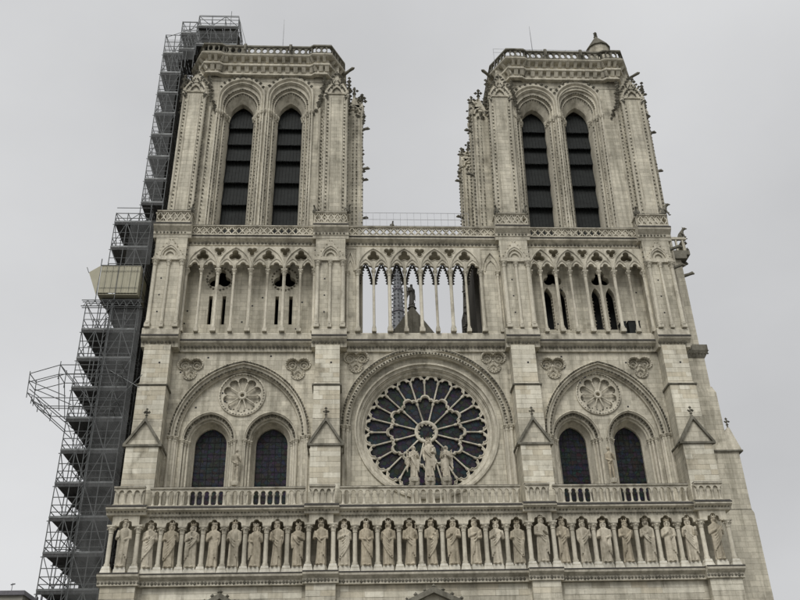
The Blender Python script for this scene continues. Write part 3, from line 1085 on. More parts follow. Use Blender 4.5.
# dark sheets painting in the unlit tower interior behind slits and lancets
for a, b in ((-19.8, -9.2), (9.5, 19.5)):
    MB().box(a, b, 3.9, 4.0, 37, 44.6).ob('dark_interior_sheet', SLATE, CA)
def equipment(x0, x1, z1, lab):
    e = tag(empty('equipment_box', ((x0 + x1) / 2, 1.62, 36.75)), lab, 'box', 'dark boxes in the colonnade')
    w_ = (x1 - x0) / 2
    MB().frus((-w_, w_, -.35, .35), .08, (-w_, w_, -.35, .35), z1 - 36.8).ob('case', SLATE, e)
    MB().box(-w_ - .04, w_ + .04, -.39, .39, z1 - 36.8, z1 - 36.75).ob('lid', LEAD, e)
    for sx in (-1, 1):
        MB().box(sx * w_ * .7 - .06, sx * w_ * .7 + .06, -.3, .3, 0, .08).ob('foot', LEAD, e)
equipment(16.9, 17.35, 38.0, 'narrow dark box behind the columns below the turret tower')
equipment(17.55, 18.55, 38.05, 'wide dark box behind the columns below the turret tower')

# upper cornice and the gallery balustrade
def corn3(dy):
    return [(3.4, 45.0), (.98 + dy, 45.0), (.95 + dy, 45.2), (.88 + dy, 45.25), (.88 + dy, 45.5), (.5 + dy, 45.75), (.46 + dy, 45.92), (.62 + dy, 46.05), (3.4, 46.07)]
cn = MB()
fr = MB()
for a, b in runs:
    cn.exx(corn3(0), a, b)
    for k in range(int((b - a) / .32)):
        fr.octa((a + .15 + k * .32, .84, 45.42), (.14, .1, .13))
def corn4():
    return [(3.2, 45.52), (.18, 45.52), (.12, 45.8), (.05, 45.85), (.05, 46.1), (-.3, 46.45), (-.36, 46.66), (-.2, 46.85), (3.2, 46.87)]
for a, b in PIER:
    cn.exx(corn4(), a - .28, b + .28)
    for k in range(int((b - a) / .3) + 1):
        fr.octa((a + k * .3, .02, 45.98), (.12, .08, .12))
fl_ = MB()  # dark lip strips, lead and painted drip shadow together
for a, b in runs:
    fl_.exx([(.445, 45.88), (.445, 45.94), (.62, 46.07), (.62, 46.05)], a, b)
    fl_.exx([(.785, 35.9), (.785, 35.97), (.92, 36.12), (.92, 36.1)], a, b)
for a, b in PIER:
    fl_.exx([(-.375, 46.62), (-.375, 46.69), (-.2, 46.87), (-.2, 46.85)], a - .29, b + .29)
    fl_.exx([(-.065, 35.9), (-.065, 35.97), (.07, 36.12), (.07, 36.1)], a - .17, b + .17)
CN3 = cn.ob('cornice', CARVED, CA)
fl_.ob('lead_and_drip_shade', LEAD_SHADE, CN3, stuff=True)
fr.ob('carved_leaf_frieze', WEATH, CN3, stuff=True)

# pierced balustrade panel, width 1 along x (scaled), height 1
pn = MB()
q = [(-.5, 0), (.5, 0), (.5, 1), (-.5, 1)]
def quatre(cx, cz, r, n=20):
    return [(cx + r * (.72 + .28 * abs(math.cos(2 * (2 * PI * i / n)))) * math.cos(2 * PI * i / n), cz + r * (.72 + .28 * abs(math.cos(2 * (2 * PI * i / n)))) * math.sin(2 * PI * i / n)) for i in range(n)]
tri_u = lambda c: [(c - .2, .12), (c + .2, .12), (c, .34)]
pn.prism(q, [[(-.4, .5), (0, .92), (.4, .5), (0, .1)], [(-.47, .62), (-.47, .93), (-.14, .93)], [(.47, .62), (.14, .93), (.47, .93)], [(-.47, .38), (-.14, .07), (-.47, .07)], [(.47, .38), (.47, .07), (.14, .07)]], -.09, .09)
for p_ in ((-.2, .71), (.2, .71), (-.2, .29), (.2, .29)):
    pn.octa((p_[0], 0, p_[1]), (.13, .08, .13))
panel_me = pn.mesh('pierced_panel', CARVED)
B2 = MB()
panels = []
def bal2(a, b, y, z0, z1, wid=.62, prnt=None):
    B2.box(a, b, y - .13, y + .13, z0, z0 + .1)
    B2.exx([(y - .13, z1 - .13), (y - .2, z1 - .08), (y - .17, z1), (y + .17, z1), (y + .2, z1 - .08), (y + .13, z1 - .13)], a, b)
    k = max(1, round((b - a) / wid))
    for i in range(k):
        panels.append((a + (b - a) * (i + .5) / k, y, z0 + .1, (b - a) / k, z1 - z0 - .23, 0))
def bal2y(x, y0, y1, z0, z1, wid=.62):
    B2.box(x - .13, x + .13, y0, y1, z0, z0 + .1)
    B2.box(x - .18, x + .18, y0, y1, z1 - .13, z1)
    k = max(1, round((y1 - y0) / wid))
    for i in range(k):
        panels.append((x, y0 + (y1 - y0) * (i + .5) / k, z0 + .1, (y1 - y0) / k, z1 - z0 - .23, PI / 2))
for a, b in runs:
    bal2(a + .2, b - .2, .62, 46.05, 47.05)
for a, b in PIER:
    bal2(a - .12, b + .12, -.1, 46.86, 48.08, .56)
    bal2y(a - .12, .06, 1.0, 46.86, 48.08)
    bal2y(b + .12, .06, 1.0, 46.86, 48.08)
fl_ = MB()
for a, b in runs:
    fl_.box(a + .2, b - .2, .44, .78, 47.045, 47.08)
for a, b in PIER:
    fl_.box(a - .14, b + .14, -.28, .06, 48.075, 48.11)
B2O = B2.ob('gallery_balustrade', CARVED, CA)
fl_.ob('lead_and_drip_shade', LEAD_SHADE, B2O, stuff=True)
for (x, y, z, w, h, r_) in panels:
    inst('pierced_panel', panel_me, B2O, (x, y, z), r_, (w, 1, h))
# thin safety fence along the middle of the gallery
fn = MB()
for k in range(17):
    fn.box(-5.2 + k * .62 - .012, -5.2 + k * .62 + .012, 2.19, 2.21, 46.07, 49.75)
for z in (48.3, 49.0, 49.73):
    fn.box(-5.2, 4.75, 2.185, 2.215, z - .012, z + .012)
fn.ob('safety_fence', ROD, CA)

# ------------------------------------------------------------------ towers
def crocket_row(mb, x, y, z0, z1, d=.42, r=.1, ox=0, oy=-.05, lean=0):
    k = int((z1 - z0) / d)
    for i in range(k):
        z = z0 + (i + .5) * d
        mb.octa((x + ox, y + oy, z), (r, r, r * 1.15))

def tower(xl, xr, ops, lean, north, dz):
    sh = lambda x, y, z: (x + lean * max(0.0, z - 47.0), y, z - dz * min(1.0, max(0.0, (z - 58.0) / 8.0)))
    ZT = 65.25
    TY = 1.7
    def fin(mb, name, mat, parent, smooth=False, stuff=False):
        return mb.xf(sh).ob(name, mat, parent, smooth, stuff)
    # four walls, hollow inside
    w = MB()
    outs = [portal(c, 46.2, 63.35, 2.26, 2.3, 10) for c in ops]
    inns = [portal(c, 46.2, 61.35, 1.19, 1.95, 10) for c in ops]
    mid = [[(p[0] + (q_[0] - p[0]) * .25, p[1] + (q_[1] - p[1]) * .25) for p, q_ in zip(o_, i_)] for o_, i_ in zip(outs, inns)]
    w.prism([(xl + .5, 45.8), (xr - .5, 45.8), (xr - .5, ZT), (xl + .5, ZT)], [m_[::-1] for m_ in mid], TY, TY + .6)
    w.box(xl + .5, xl + 1.3, TY + .3, 13.0, 45.8, ZT)
    w.box(xr - 1.3, xr - .5, TY + .3, 13.0, 45.8, ZT)
    w.box(xl + .5, xr - .5, 12.3, 13.1, 45.8, ZT)
    w.box(xl + .9, xr - .9, TY + .1, 13.0, 67.0, 67.7)
    w.box(xl + .9, xr - .9, TY, 13.2, 65.2, 67.3)
    T = fin(w, 'tower', STONE, CA)
    # openings
    for o_, i_, c in zip(outs, inns, ops):
        a = MB()
        steps(a, o_, i_, [(.0, TY + .1), (0, TY - .2), (.14, TY - .22), (.2, TY - .02), (.34, TY), (.36, TY + .2), (.5, TY + .22), (.55, TY + .5), (.7, TY + .52), (1, TY + 1.15), (1, TY + 1.75)])
        for t, y in ((.28, -.04), (.64, .46)):
            a.tube([(p[0] + (q_[0] - p[0]) * t, TY + y, p[1] + (q_[1] - p[1]) * t) for p, q_ in zip(o_, i_)], .085, 6)
        A_ = fin(a, 'opening_arch', CARVED, T, True)
        d = MB()
        hood = [(p[0] + (q_[0] - p[0]) * .0, p[1] + (q_[1] - p[1]) * .0) for p, q_ in zip(o_, i_)][3:-3]
        dents(d, hood, TY - .26, .55, (.19, .16, .19))
        arc = [(p[0] + (q_[0] - p[0]) * .53, p[1] + (q_[1] - p[1]) * .53) for p, q_ in zip(o_, i_)][1:-1]
        dents(d, arc, TY + .22, .26, (.1, .12, .1))
        arc = [(p[0] + (q_[0] - p[0]) * .7, p[1] + (q_[1] - p[1]) * .7) for p, q_ in zip(o_, i_)][1:-1]
        dents(d, arc, TY + .48, .26, (.09, .12, .09))
        fin(d, 'carved_crocket', WEATH, T, stuff=True)
        # capital band at the springing
        for s in (-1, 1):
            cb_ = MB()
            for t, y in ((.05, -.1), (.28, -.04), (.45, .16), (.64, .46), (.83, .76), (.98, 1.05)):
                ww = 2.26 + (1.19 - 2.26) * t
                cb_.lathe(c + s * ww, TY + y, [(60.75, .09), (61.0, .13), (61.25, .2), (61.42, .2)], 6)
                for k in range(3):
                    cb_.octa((c + s * ww + rnd.uniform(-.1, .1), TY + y - .12, 60.95 + .14 * k), .1)
            fin(cb_, 'capital_band', CARVED, T, True)
        cr_ = MB()
        for s in (-1, 1):
            for t, y in ((.16, -.1), (.44, .14), (.76, .62)):
                ww = 2.26 + (1.19 - 2.26) * t
                crocket_row(cr_, c + s * ww, TY + y, 48.3, 60.6, .42, .085)
        fin(cr_, 'crocket_row', WEATH, T, stuff=True)
        # louvers
        LE = [46.3, 51.2, 53.75, 56.35, 58.3, 60.3, 62.4]
        for k in range(6):
            z = LE[k]
            zt = LE[k + 1] + .5
            l = MB()
            nb = 9
            for j in range(nb):
                xa, xb = c - 1.4 + 2.8 * j / nb, c - 1.4 + 2.8 * (j + 1) / nb - .02
                dz = rnd.uniform(-.03, .03)
                l.exx([(TY + 1.42, z + dz), (TY + 1.48, z + dz), (TY + 2.0 + rnd.uniform(0, .03), zt), (TY + 1.95, zt)], xa, xb)
            fin(l, 'louver', SLATE, T)
            e = MB()
            for j in range(14):
                x_ = c - 1.27 + j * .195
                e.octa((x_ + .05, TY + 1.44, z - .02), (.1, .03, .06))
            fin(e, 'louver_fringe', TUBE if k == 99 else SLATE, T, stuff=True)
        b_ = MB().prism(portal(c, 46.2, 61.3, 1.4, 2.1, 8), [], TY + 3.1, TY + 3.2)
        fin(b_, 'belfry_shutter', SLATE, T)
    # corner piers: a pair of set-off buttresses at each corner
    def pier(fx0, fx1, y0, y1, face, inner=0):
        m = MB().box(fx0, fx1, y0, y1, 45.9 if face == 'f' else 36.3, 62.9)
        P = fin(m, 'corner_pier', STONE, T)
        sft = MB()
        cr_ = MB()
        gb = MB()
        if face == 'f':
            for x in (fx0 + .02, fx1 - .02):
                sft.lathe(x, y0 + .02, [(46, .13), (62.3, .13), (62.5, .22), (62.8, .24), (62.9, .24)], 8)
            for x in (fx0 + .45, fx1 - .45):
                sft.lathe(x, y0 - .02, [(46, .09), (62.5, .09)], 6)
            for x in (fx0 + .24, fx1 - .24):
                crocket_row(cr_, x, y0, 48.0, 62.2, .42, .085)
            crocket_row(cr_, fx0 - .12, y0 + .3, 48.0, 62.2, .42, .1)
            crocket_row(cr_, fx1 + .12, y0 + .3, 48.0, 62.2, .42, .1)
            c = (fx0 + fx1) / 2
            hw = (fx1 - fx0) / 2 + .12
            gb.prism([(c - hw, 62.9), (c + hw, 62.9), (c + hw, 63.2), (c, 65.35), (c - hw, 63.2)][::-1], [arch(c, 63.0, .5, .85, 6)], y0 - .12, y0 + .9)
            gb.box(c - .55, c + .55, y0 + .06, y0 + .3, 62.95, 64.0)
            gb.tube([(x, y0 - .1, z) for x, z in arch(c, 62.95, hw - .2, 1.2, 8)], .11, 6)
            gb.tube([(x, y0 - .1, z) for x, z in arch(c, 63.0, .5, .8, 6)], .07, 5)
            for s in (-1, 1):
                for k in range(5):
                    t = (k + .3) / 5
                    gb.octa((c + s * (hw + .1) * (1 - t), y0 - .05, 63.3 + 2.1 * t), .17)
            lf = MB()
            for s in (-1, 1):
                for k in range(11):
                    t = k / 10
                    lf.octa((c + s * (hw + .1 + (.9 if s == inner else .05) * (1 - t) ** 2 + rnd.uniform(-.1, .1)), y0 + .25 + .3 * (1 - t), 60.9 + 4.4 * t), .2 + .05 * (k % 2))
                    lf.octa((c + s * (hw + .05 + (.35 if s == inner else 0) * (1 - t)), y0 + .0, 61.8 + 3.2 * t), .17)
                for k in range(4):
                    lf.octa((c + s * (.25 + .2 * (k % 2)), y0 - .2, 63.3 + .35 * k), .12)
                for k in range(7):
                    t = k / 7
                    lf.octa((c + s * (hw + .2) * (1 - t), y0 - .2, 63.35 + 2.3 * t), .2)
                    lf.octa((c + s * (hw - .35) * (1 - t), y0 - .2, 63.25 + 1.5 * t), .1)
                for k in range(6):
                    lf.octa((c + s * (hw - .25 + .08 * (k % 3)), y0 - .12, 62.35 + .11 * k), .16)
            fin(lf, 'leaf_crocket', WEATH, P, stuff=True)
            ff = MB()
            finial(ff, c, y0 + .1, 65.2, .8)
            fin(ff, 'finial', WEATH, P, True)
        else:
            s = -1 if face == 'l' else 1
            xe = fx0 if s < 0 else fx1
            for y in (y0 + .02, y1 - .02):
                sft.lathe(xe, y, [(36.5, .13), (62.3, .13), (62.5, .22), (62.9, .24)], 8)
            crocket_row(cr_, xe + s * .08, y0 + .0, 48.0, 62.2, .42, .12)
            crocket_row(cr_, xe - s * .45, y0 - .05, 48.0, 62.2, .42, .085)
            crocket_row(cr_, xe - s * .8, y0 - .05, 48.0, 62.2, .42, .085)
            crocket_row(cr_, xe + s * .08, y1, 48.0, 62.2, .42, .12)
            c = (y0 + y1) / 2
            hw = (y1 - y0) / 2 + .1
            g0 = MB().prism([(c - hw, 62.9), (c + hw, 62.9), (c + hw, 63.2), (c, 65.2), (c - hw, 63.2)][::-1], [], -.12, .9)
            g0.v = [(xe - s * y, x, z) for x, y, z in g0.v]
            gb.v += g0.v
            gb.f += g0.f
            # front face gablet
            cx_ = xe - s * .75
            gb.prism([(cx_ - .7, 62.6), (cx_ + .7, 62.6), (cx_, 64.3)][::-1], [], y0 - .1, y0 + .2)
            gb.tube([(x, y0 - .1, z) for x, z in arch(cx_, 62.2, .55, .8, 6)], .1, 6)
            for k in range(4):
                gb.octa((cx_ + s * .75 * (1 - k / 4), y0 - .1, 62.8 + k * .42), .16)
                gb.octa((xe + s * .12, y0 + .1 + k * .45, 62.4 + .25 * (k % 2)), .2)
            lf = MB()
            for k in range(16):
                lf.octa((xe - s * rnd.uniform(-.25, 1.5), y0 - .05 + rnd.uniform(-.1, .2), rnd.uniform(61.8, 64.6)), rnd.uniform(.14, .25))
            for k in range(7):
                lf.octa((xe + s * rnd.uniform(.1, .35), y0 + rnd.uniform(0, 1.5), 61.0 + k * .5), .2)
            fin(lf, 'leaf_crocket', WEATH, P, stuff=True)
            for fx_, fz_ in ((.0, 63.4), (.75, 64.3), (1.3, 63.2)):
                ff = MB()
                finial(ff, xe - s * fx_, y0 + .25, fz_, 1.5)
                fin(ff, 'finial', WEATH, P, True)
            for z in (60.4, 54.6 + (fx0 * 7.3) % 1.5):
                gg_ = MB().tube([(xe - s * .1, y0 + .5, z), (xe + s * .35, y0 + .4, z + .16), (xe + s * .62, y0 + .35, z + .2), (xe + s * .8, y0 + .3, z + .08)], [.17, .14, .17, .06], 6)
                fin(gg_, 'gargoyle', WEATH, P, True)
        fin(sft, 'pier_shaft', CARVED, P, True)
        fin(cr_, 'crocket_row', WEATH, P, stuff=True)
        fin(gb, 'pier_gable', CARVED, P, True)
    pier(xl, xl + 2.05, 1.05, 3.2, 'f', 1)
    pier(xr - 2.05, xr, 1.05, 3.2, 'f', -1)
    if north:
        pier(xr - 1.0, xr + 1.42, 2.9, 5.0, 'r')
        pier(xr - 1.0, xr + 1.42, 11.0, 13.2, 'r')
    else:
        pier(xl - 1.5, xl + 1.0, 2.9, 5.0, 'l')
        pier(xl - 1.6, xl + 1.0, 11.0, 13.2, 'l')
        pier(xr - 1.0, xr + .9, 2.9, 5.0, 'r')
        pier(xr - 1.0, xr + .9, 11.0, 13.2, 'r')
    # intermediate set-back strip with shafts between pier and opening
    st = MB()
    cr_ = MB()
    for x in (xl + 2.5, xr - 2.6):
        st = MB().lathe(x, TY - .02, [(46, .12), (61.0, .12), (61.3, .2), (61.6, .2)], 8)
        fin(st, 'wall_shaft', CARVED, T, True)
        crocket_row(cr_, x + .2, TY - .02, 48.2, 61, .42, .085)
    fin(cr_, 'crocket_row', WEATH, T, stuff=True)
    # cornice plan: chamfered corners, slightly proud at the piers
    x0, x1 = xl + (.85 if north else 1.3), xr - 1.1
    y0, y1 = 1.4, 13.6
    plan = [(x0 - .1, y0 + 1.7), (x0 + .95, y0 - .25), (x0 + 2.1, y0 - .25), (x0 + 2.45, y0), (x1 - 2.45, y0), (x1 - 2.1, y0 - .25), (x1 - .95, y0 - .25), (x1 + .1, y0 + 1.7),
            (x1 + .1, y1 - 1.6), (x1 - 1, y1), (x0 + 1, y1), (x0 - .1, y1 - 1.6)]
    cxm, cym = (x0 + x1) / 2, (y0 + y1) / 2
    def ring(mb, prof):
        n = len(plan)
        rows = []
        for u, z in prof:
            row = []
            for i in range(n):
                p, a_, b_ = Vector(plan[i]), Vector(plan[i - 1]), Vector(plan[(i + 1) % n])
                e1, e2 = (p - a_).normalized(), (b_ - p).normalized()
                n1, n2 = Vector((e1.y, -e1.x)), Vector((e2.y, -e2.x))
                m_ = (n1 + n2).normalized()
                m_ = m_ / max(.5, m_.dot(n1))
                row.append((p.x + m_.x * u, p.y + m_.y * u, z))
            rows.append(row)
        mb.grid(rows, cu=True)
    cnb = MB()
    ring(cnb, [(-.3, 65.5), (.02, 65.5), (.14, 65.55), (.12, 65.66), (0, 65.7), (0, 66.5), (.2, 66.55), (.22, 67.34), (.45, 67.36), (.72, 67.42), (.82, 67.52), (.82, 67.62), (.66, 67.76), (-.4, 67.8)])
    K = fin(cnb, 'tower_cornice', CARVED, T)
    md = MB()
    n = len(plan)
    for i in range(n):
        p, q_ = Vector(plan[i]), Vector(plan[(i + 1) % n])
        L = (q_ - p).length
        e1 = (q_ - p).normalized()
        nn = Vector((e1.y, -e1.x))
        k = max(2, round(L / .78))
        for j in range(k):
            c = p + e1 * (L * (j + .5) / k)
            def corb(c, za, zb, d1, d2, hw):
                a_, b_ = c - e1 * hw, c + e1 * hw
                md.add([(*(a_), za), (*(b_), za), (*(b_ + nn * d1), za), (*(a_ + nn * d1), za), (*(a_), zb), (*(b_), zb), (*(b_ + nn * d2), zb), (*(a_ + nn * d2), zb)],
                       [(0, 1, 2, 3), (4, 7, 6, 5), (3, 2, 6, 7), (0, 3, 7, 4), (1, 5, 6, 2)])
            corb(c, 66.95, 67.38, .36, .72, .15)
            corb(c + e1 * (L / k / 2), 65.95, 66.44, .08, .36, .2)
        za = 66.1
    fin(md, 'modillion_course', CARVED, K, stuff=True)
    bd = MB()
    ring(bd, [(0.0, 66.42), (.4, 66.46), (.44, 66.52), (.44, 66.7), (.2, 66.76)])
    fin(bd, 'cornice_band', CARVED, K)
    # parapet
    pb = MB()
    ring(pb, [(.62, 67.72), (.62, 67.95), (.38, 67.95)])
    ring(pb, [(.64, 68.72), (.7, 68.76), (.68, 68.94), (.34, 68.94), (.34, 68.72), (.64, 68.72)])
    PB = fin(pb, 'parapet', WEATH, T)
    for i in range(n):
        p, q_ = Vector(plan[i]), Vector(plan[(i + 1) % n])
        L = (q_ - p).length
        e1 = (q_ - p).normalized()
        if p.y > 12 and q_.y > 12:
            continue
        k = max(1, round(L / .62))
        for j in range(k):
            c = p + e1 * (L * (j + .5) / k) + Vector((e1.y, -e1.x)) * .5
            X = sh(c.x, c.y, 68.2)
            inst('pierced_panel', par_me, PB, (X[0], X[1], 67.93 - dz), math.atan2(e1.y, e1.x), (L / k, 1, .82))
    # posts with gargoyle heads on the parapet
    for x in (x0 + 4.6, x1 - 4.6):
        m = MB()
        m.box(x - .14, x + .14, y0 - .75, y0 - .35, 67.7, 69.1)
        m.tube([(x, y0 - .65, 69.0), (x, y0 - .85, 68.8), (x, y0 - 1.0, 68.0)], [.16, .15, .08], 6)
        fin(m, 'parapet_post', WEATH, PB, True)
    # turned gargoyles at the cornice corners
    for sx, x in ((-1, x0 - .1), (1, x1 + .1)):
        x += sx * .5
        m = MB().tube([(x, y0 + 1.6, 67.3), (x + sx * .6, y0 + 1.1, 67.42), (x + sx * 1.0, y0 + .8, 67.5), (x + sx * 1.15, y0 + .7, 67.48)], [.2, .15, .17, .07], 6)
        if not (north and sx < 0):
            fin(m, 'gargoyle', WEATH, K, True)
    return T, sh

ph = MB()
ph.prism([(-.5, 0), (.5, 0), (.5, 1), (-.5, 1)], [[(.36 * math.cos(2 * PI * k / 12), .5 + .42 * math.sin(2 * PI * k / 12)) for k in range(12)][::-1]], -.1, .1)
par_me = ph.mesh('pierced_panel', WEATH)
TL, shL = tower(-22.1, -6.48, (-16.72, -12.02), .008, True, .22)
TR, shR = tower(7.1, 22.3, (11.62, 15.98), .027, False, .5)

# roof turret on the farther tower
m = MB()
m.lathe(20.0, 3.2, [(67.0, 1.12), (71.6, 1.12)], 12)
TU = m.ob('roof_turret', STONE, TR, True)
m = MB().lathe(20.0, 3.2, [(71.55, 1.28), (71.65, 1.28), (73.5, .14), (73.62, .22), (73.7, .1), (74.1, .1)], 12)
m.octa((20.0, 3.2, 74.1), .22)
m.octa((20.0, 3.1, 73.8), (.22, .22, .12))
m.ob('turret_cap', WEATH, TU, True)
# thin roof fence and rods
m = MB()
for k in range(9):
    x = 8.6 + k * 1.25
    m.box(x - .015, x + .015, 2.0, 2.03, 67.7, 70.4)
for z in (69.9, 70.38):
    m.box(8.6, 18.6, 2.0, 2.02, z - .012, z + .012)
m.ob('roof_fence', ROD, TR)

# lead for the body of the church behind: nave, sides
body = MB()
body.box(-22.3, -21.6, 2.0, 15.0, 0, 46.0)
body.box(21.3, 22.0, 2.0, 15.0, 0, 46.0)
body.box(-22.3, 22.0, 14.5, 15.2, 0, 34)
body.box(-22.2, -6.6, 13, 15.1, 33.9, 46)
body.box(7.0, 21.9, 13, 15.1, 33.9, 46)
body.box(-7.2, -6.5, 3.1, 15.0, 33, 46.0)
body.box(6.95, 7.6, 3.1, 15.0, 33, 46.0)
body.box(-6.5, 7.0, 2.8, 14.6, 34.8, 36.2)
BD = body.ob('church_body', STONE, CA)
# inner corner pinnacle clusters seen through the open colonnade
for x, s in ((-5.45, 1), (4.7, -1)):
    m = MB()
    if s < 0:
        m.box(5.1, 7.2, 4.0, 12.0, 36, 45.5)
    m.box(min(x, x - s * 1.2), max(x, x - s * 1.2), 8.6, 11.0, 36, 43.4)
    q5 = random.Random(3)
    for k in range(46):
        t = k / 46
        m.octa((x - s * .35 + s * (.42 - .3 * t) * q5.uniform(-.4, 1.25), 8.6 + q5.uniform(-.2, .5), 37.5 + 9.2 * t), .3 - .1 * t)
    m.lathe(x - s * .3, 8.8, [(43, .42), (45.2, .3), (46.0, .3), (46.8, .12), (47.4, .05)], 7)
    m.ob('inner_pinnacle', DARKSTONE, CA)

# nave gable and roof
nx, ny, nap = 0.22, 14.0, 46.75
m = MB().prism([(nx - 8.8, 34), (nx + 8.8, 34), (nx, nap)][::-1], [], ny, ny + .9)
m.ob('nave_gable', WEATH, CA)
m = MB()
for s in (-1, 1):
    P = [(nx, nap + .15), (nx + s * 9.4, nap - 13.4), (nx + s * 9.4, nap - 13.9), (nx, nap - .35)]
    m.prism(P if s > 0 else P[::-1], [], ny + .92, 70)
for k in range(24):
    m.box(nx - .18, nx + .18, ny + 1.2 + k * 2.2, ny + 1.9 + k * 2.2, nap + .1, nap + .45)
m.ob('nave_roof', LEADROOF, CA)
MB().box(nx - 8.4, nx + 8.4, 15.3, 70, 0, 33.6).ob('nave_wall', STONE, CA)
# spire over the crossing
sx_, sy_ = 1.35, 57.0
m = MB().lathe(sx_, sy_, [(40, 2.6), (52, 2.3), (52.2, 1.9), (60, 1.6), (60.3, 1.35), (84, .12), (86.5, .08)], 8)
SPI = m.ob('spire', SPIREM, CA)
m = MB()
for k in range(34):
    z = 60.5 + k * .7
    r = 1.35 + (.12 - 1.35) * (z - 60.3) / 23.7
    for j in range(8):
        a = j * PI / 4
        m.octa((sx_ + (r + .12) * math.cos(a), sy_ + (r + .12) * math.sin(a), z), .2)
m.ob('spire_crocket', SPIREM, SPI, stuff=True)
m = MB()
for k in range(5):
    z = 62 + k * 4
    r = 1.35 + (.12 - 1.35) * (z - 60.3) / 23.7
    m.lathe(sx_, sy_, [(z, r + .03), (z + .05, r + .16), (z + .3, r + .16), (z + .35, r + .03)], 8)
m.ob('spire_band', ZINC, SPI)

# south side: stepped flank buttress beyond the outer pier
m = MB()
m.box(21.8, 25.65, 3.2, 5.8, 0, 22.0)
m.frus((21.8, 25.65, 3.2, 5.8), 22.0, (21.8, 25.5, 3.2, 5.8), 22.3)
m.box(21.8, 25.5, 3.2, 5.8, 22.25, 27.1)
m.box(21.8, 24.72, 3.25, 5.7, 27.0, 32.3)
m.frus((21.8, 24.72, 3.25, 5.7), 32.3, (21.8, 24.5, 3.4, 5.6), 32.9)
m.box(21.8, 24.4, 3.4, 5.6, 32.8, 36.3)
m.box(21.8, 24.2, 3.4, 5.6, 36.2, 46.0)
FB = m.ob('flank_buttress', STONE, CA)
m = MB()
m.add([(23.5, 3.1, 27.15), (25.75, 3.1, 27.15), (25.75, 5.9, 27.15), (23.5, 5.9, 27.15), (25.12, 3.5, 29.25), (25.28, 3.5, 29.25), (25.28, 5.6, 29.25), (25.12, 5.6, 29.25)],
      [(0, 3, 2, 1), (4, 5, 6, 7), (0, 1, 5, 4), (1, 2, 6, 5), (2, 3, 7, 6), (3, 0, 4, 7)])
m.ob('stone_cap', CARVED, FB)
m = MB()
m.box(23.2, 25.82, 3.05, 5.95, 27.03, 27.16)
finial(m, 25.2, 3.6, 29.15, .95)
m.ob('finial', WEATH, FB, True)
m = MB()
for z0, z1, x in ((45.6, 46.0, 24.7), (46.0, 46.45, 25.05)):
    m.box(21.9, x, 3.1 + (z0 > 46) * -.03, 5.9, z0 + .003, z1)
m.ob('ledge', WEATH, FB)
m = MB().box(21.9, 24.75, 3.1, 5.9, 36.203, 36.75)
m.frus((21.9, 24.45, 3.35, 5.65), 35.6, (21.9, 24.8, 3.05, 5.95), 36.2)
for k in range(9):
    m.octa((22.6 + k * .26, 3.2, 35.95), .13)
m.ob('ledge', WEATH, FB)
for (x, z, L) in ((24.2, 44.3, 1.1), (24.3, 45.35, .6), (24.75, 46.9, .5), (24.75, 47.6, .45)):
    MB().tube([(x - .2, 4.0, z - .2), (x + L * .6, 3.8, z), (x + L * .85, 3.75, z + .1), (x + L, 3.7, z - .02)], [.2, .15, .19, .07], 6).ob('gargoyle', WEATH, FB, True)
m = MB()
for k in range(4):
    m.box(22.7 + k * .62, 22.85 + k * .62, 3.2, 3.38, 46.4, 47.75)
m.box(22.6, 25.0, 3.15, 3.42, 47.7, 47.95)
m.box(24.72, 24.9, 3.4, 5.8, 46.4, 47.9)
m.ob('flank_parapet', CARVED, FB)
for z, L in ((43.1, .9), (45.0, 1.0)):
    MB().tube([(22.0, .7, z - .15), (22.6, .5, z), (22.0 + L, .45, z + .12), (22.3 + L, .4, z - .02)], [.2, .15, .18, .06], 6).ob('gargoyle', WEATH, FB, True)
# string course of the tower side with crockets showing past the right edge
m = MB()
for k in range(6):
    m.octa((22.2 + .35 * (k % 2), 1.0 + k * .4, 43.2 + k * .45), .22)
m.ob('crocket', WEATH, FB, stuff=True)

# putlog holes scattered over the walls, their shade painted as flat dark plates
m = MB()
r5 = random.Random(5)
for (x0, x1, z0, z1, y) in ((-20, -9.5, 37.2, 42, 2.19), (9.8, 19.2, 37.2, 42, 2.19), (-19.6, -9.2, 30, 35, 1.49), (9.8, 19.2, 30, 35, 1.49)):
    for k in range(9):
        x, z = r5.uniform(x0, x1), r5.uniform(z0, z1)
        m.box(x - .07, x + .07, y, y + .02, z - .07, z + .07)
for (c, w) in BUT:
    m.box(c - .07 + .3, c + .07 + .3, .26, .3, 33.6, 33.74)
for a, b in PIER:
    for k in range(3):
        m.box(a + .75, a + .87, .18, .22, 38.2 + k * 1.6, 38.32 + k * 1.6)
m.ob('putlog_hole_shade', LEAD, CA, stuff=True)

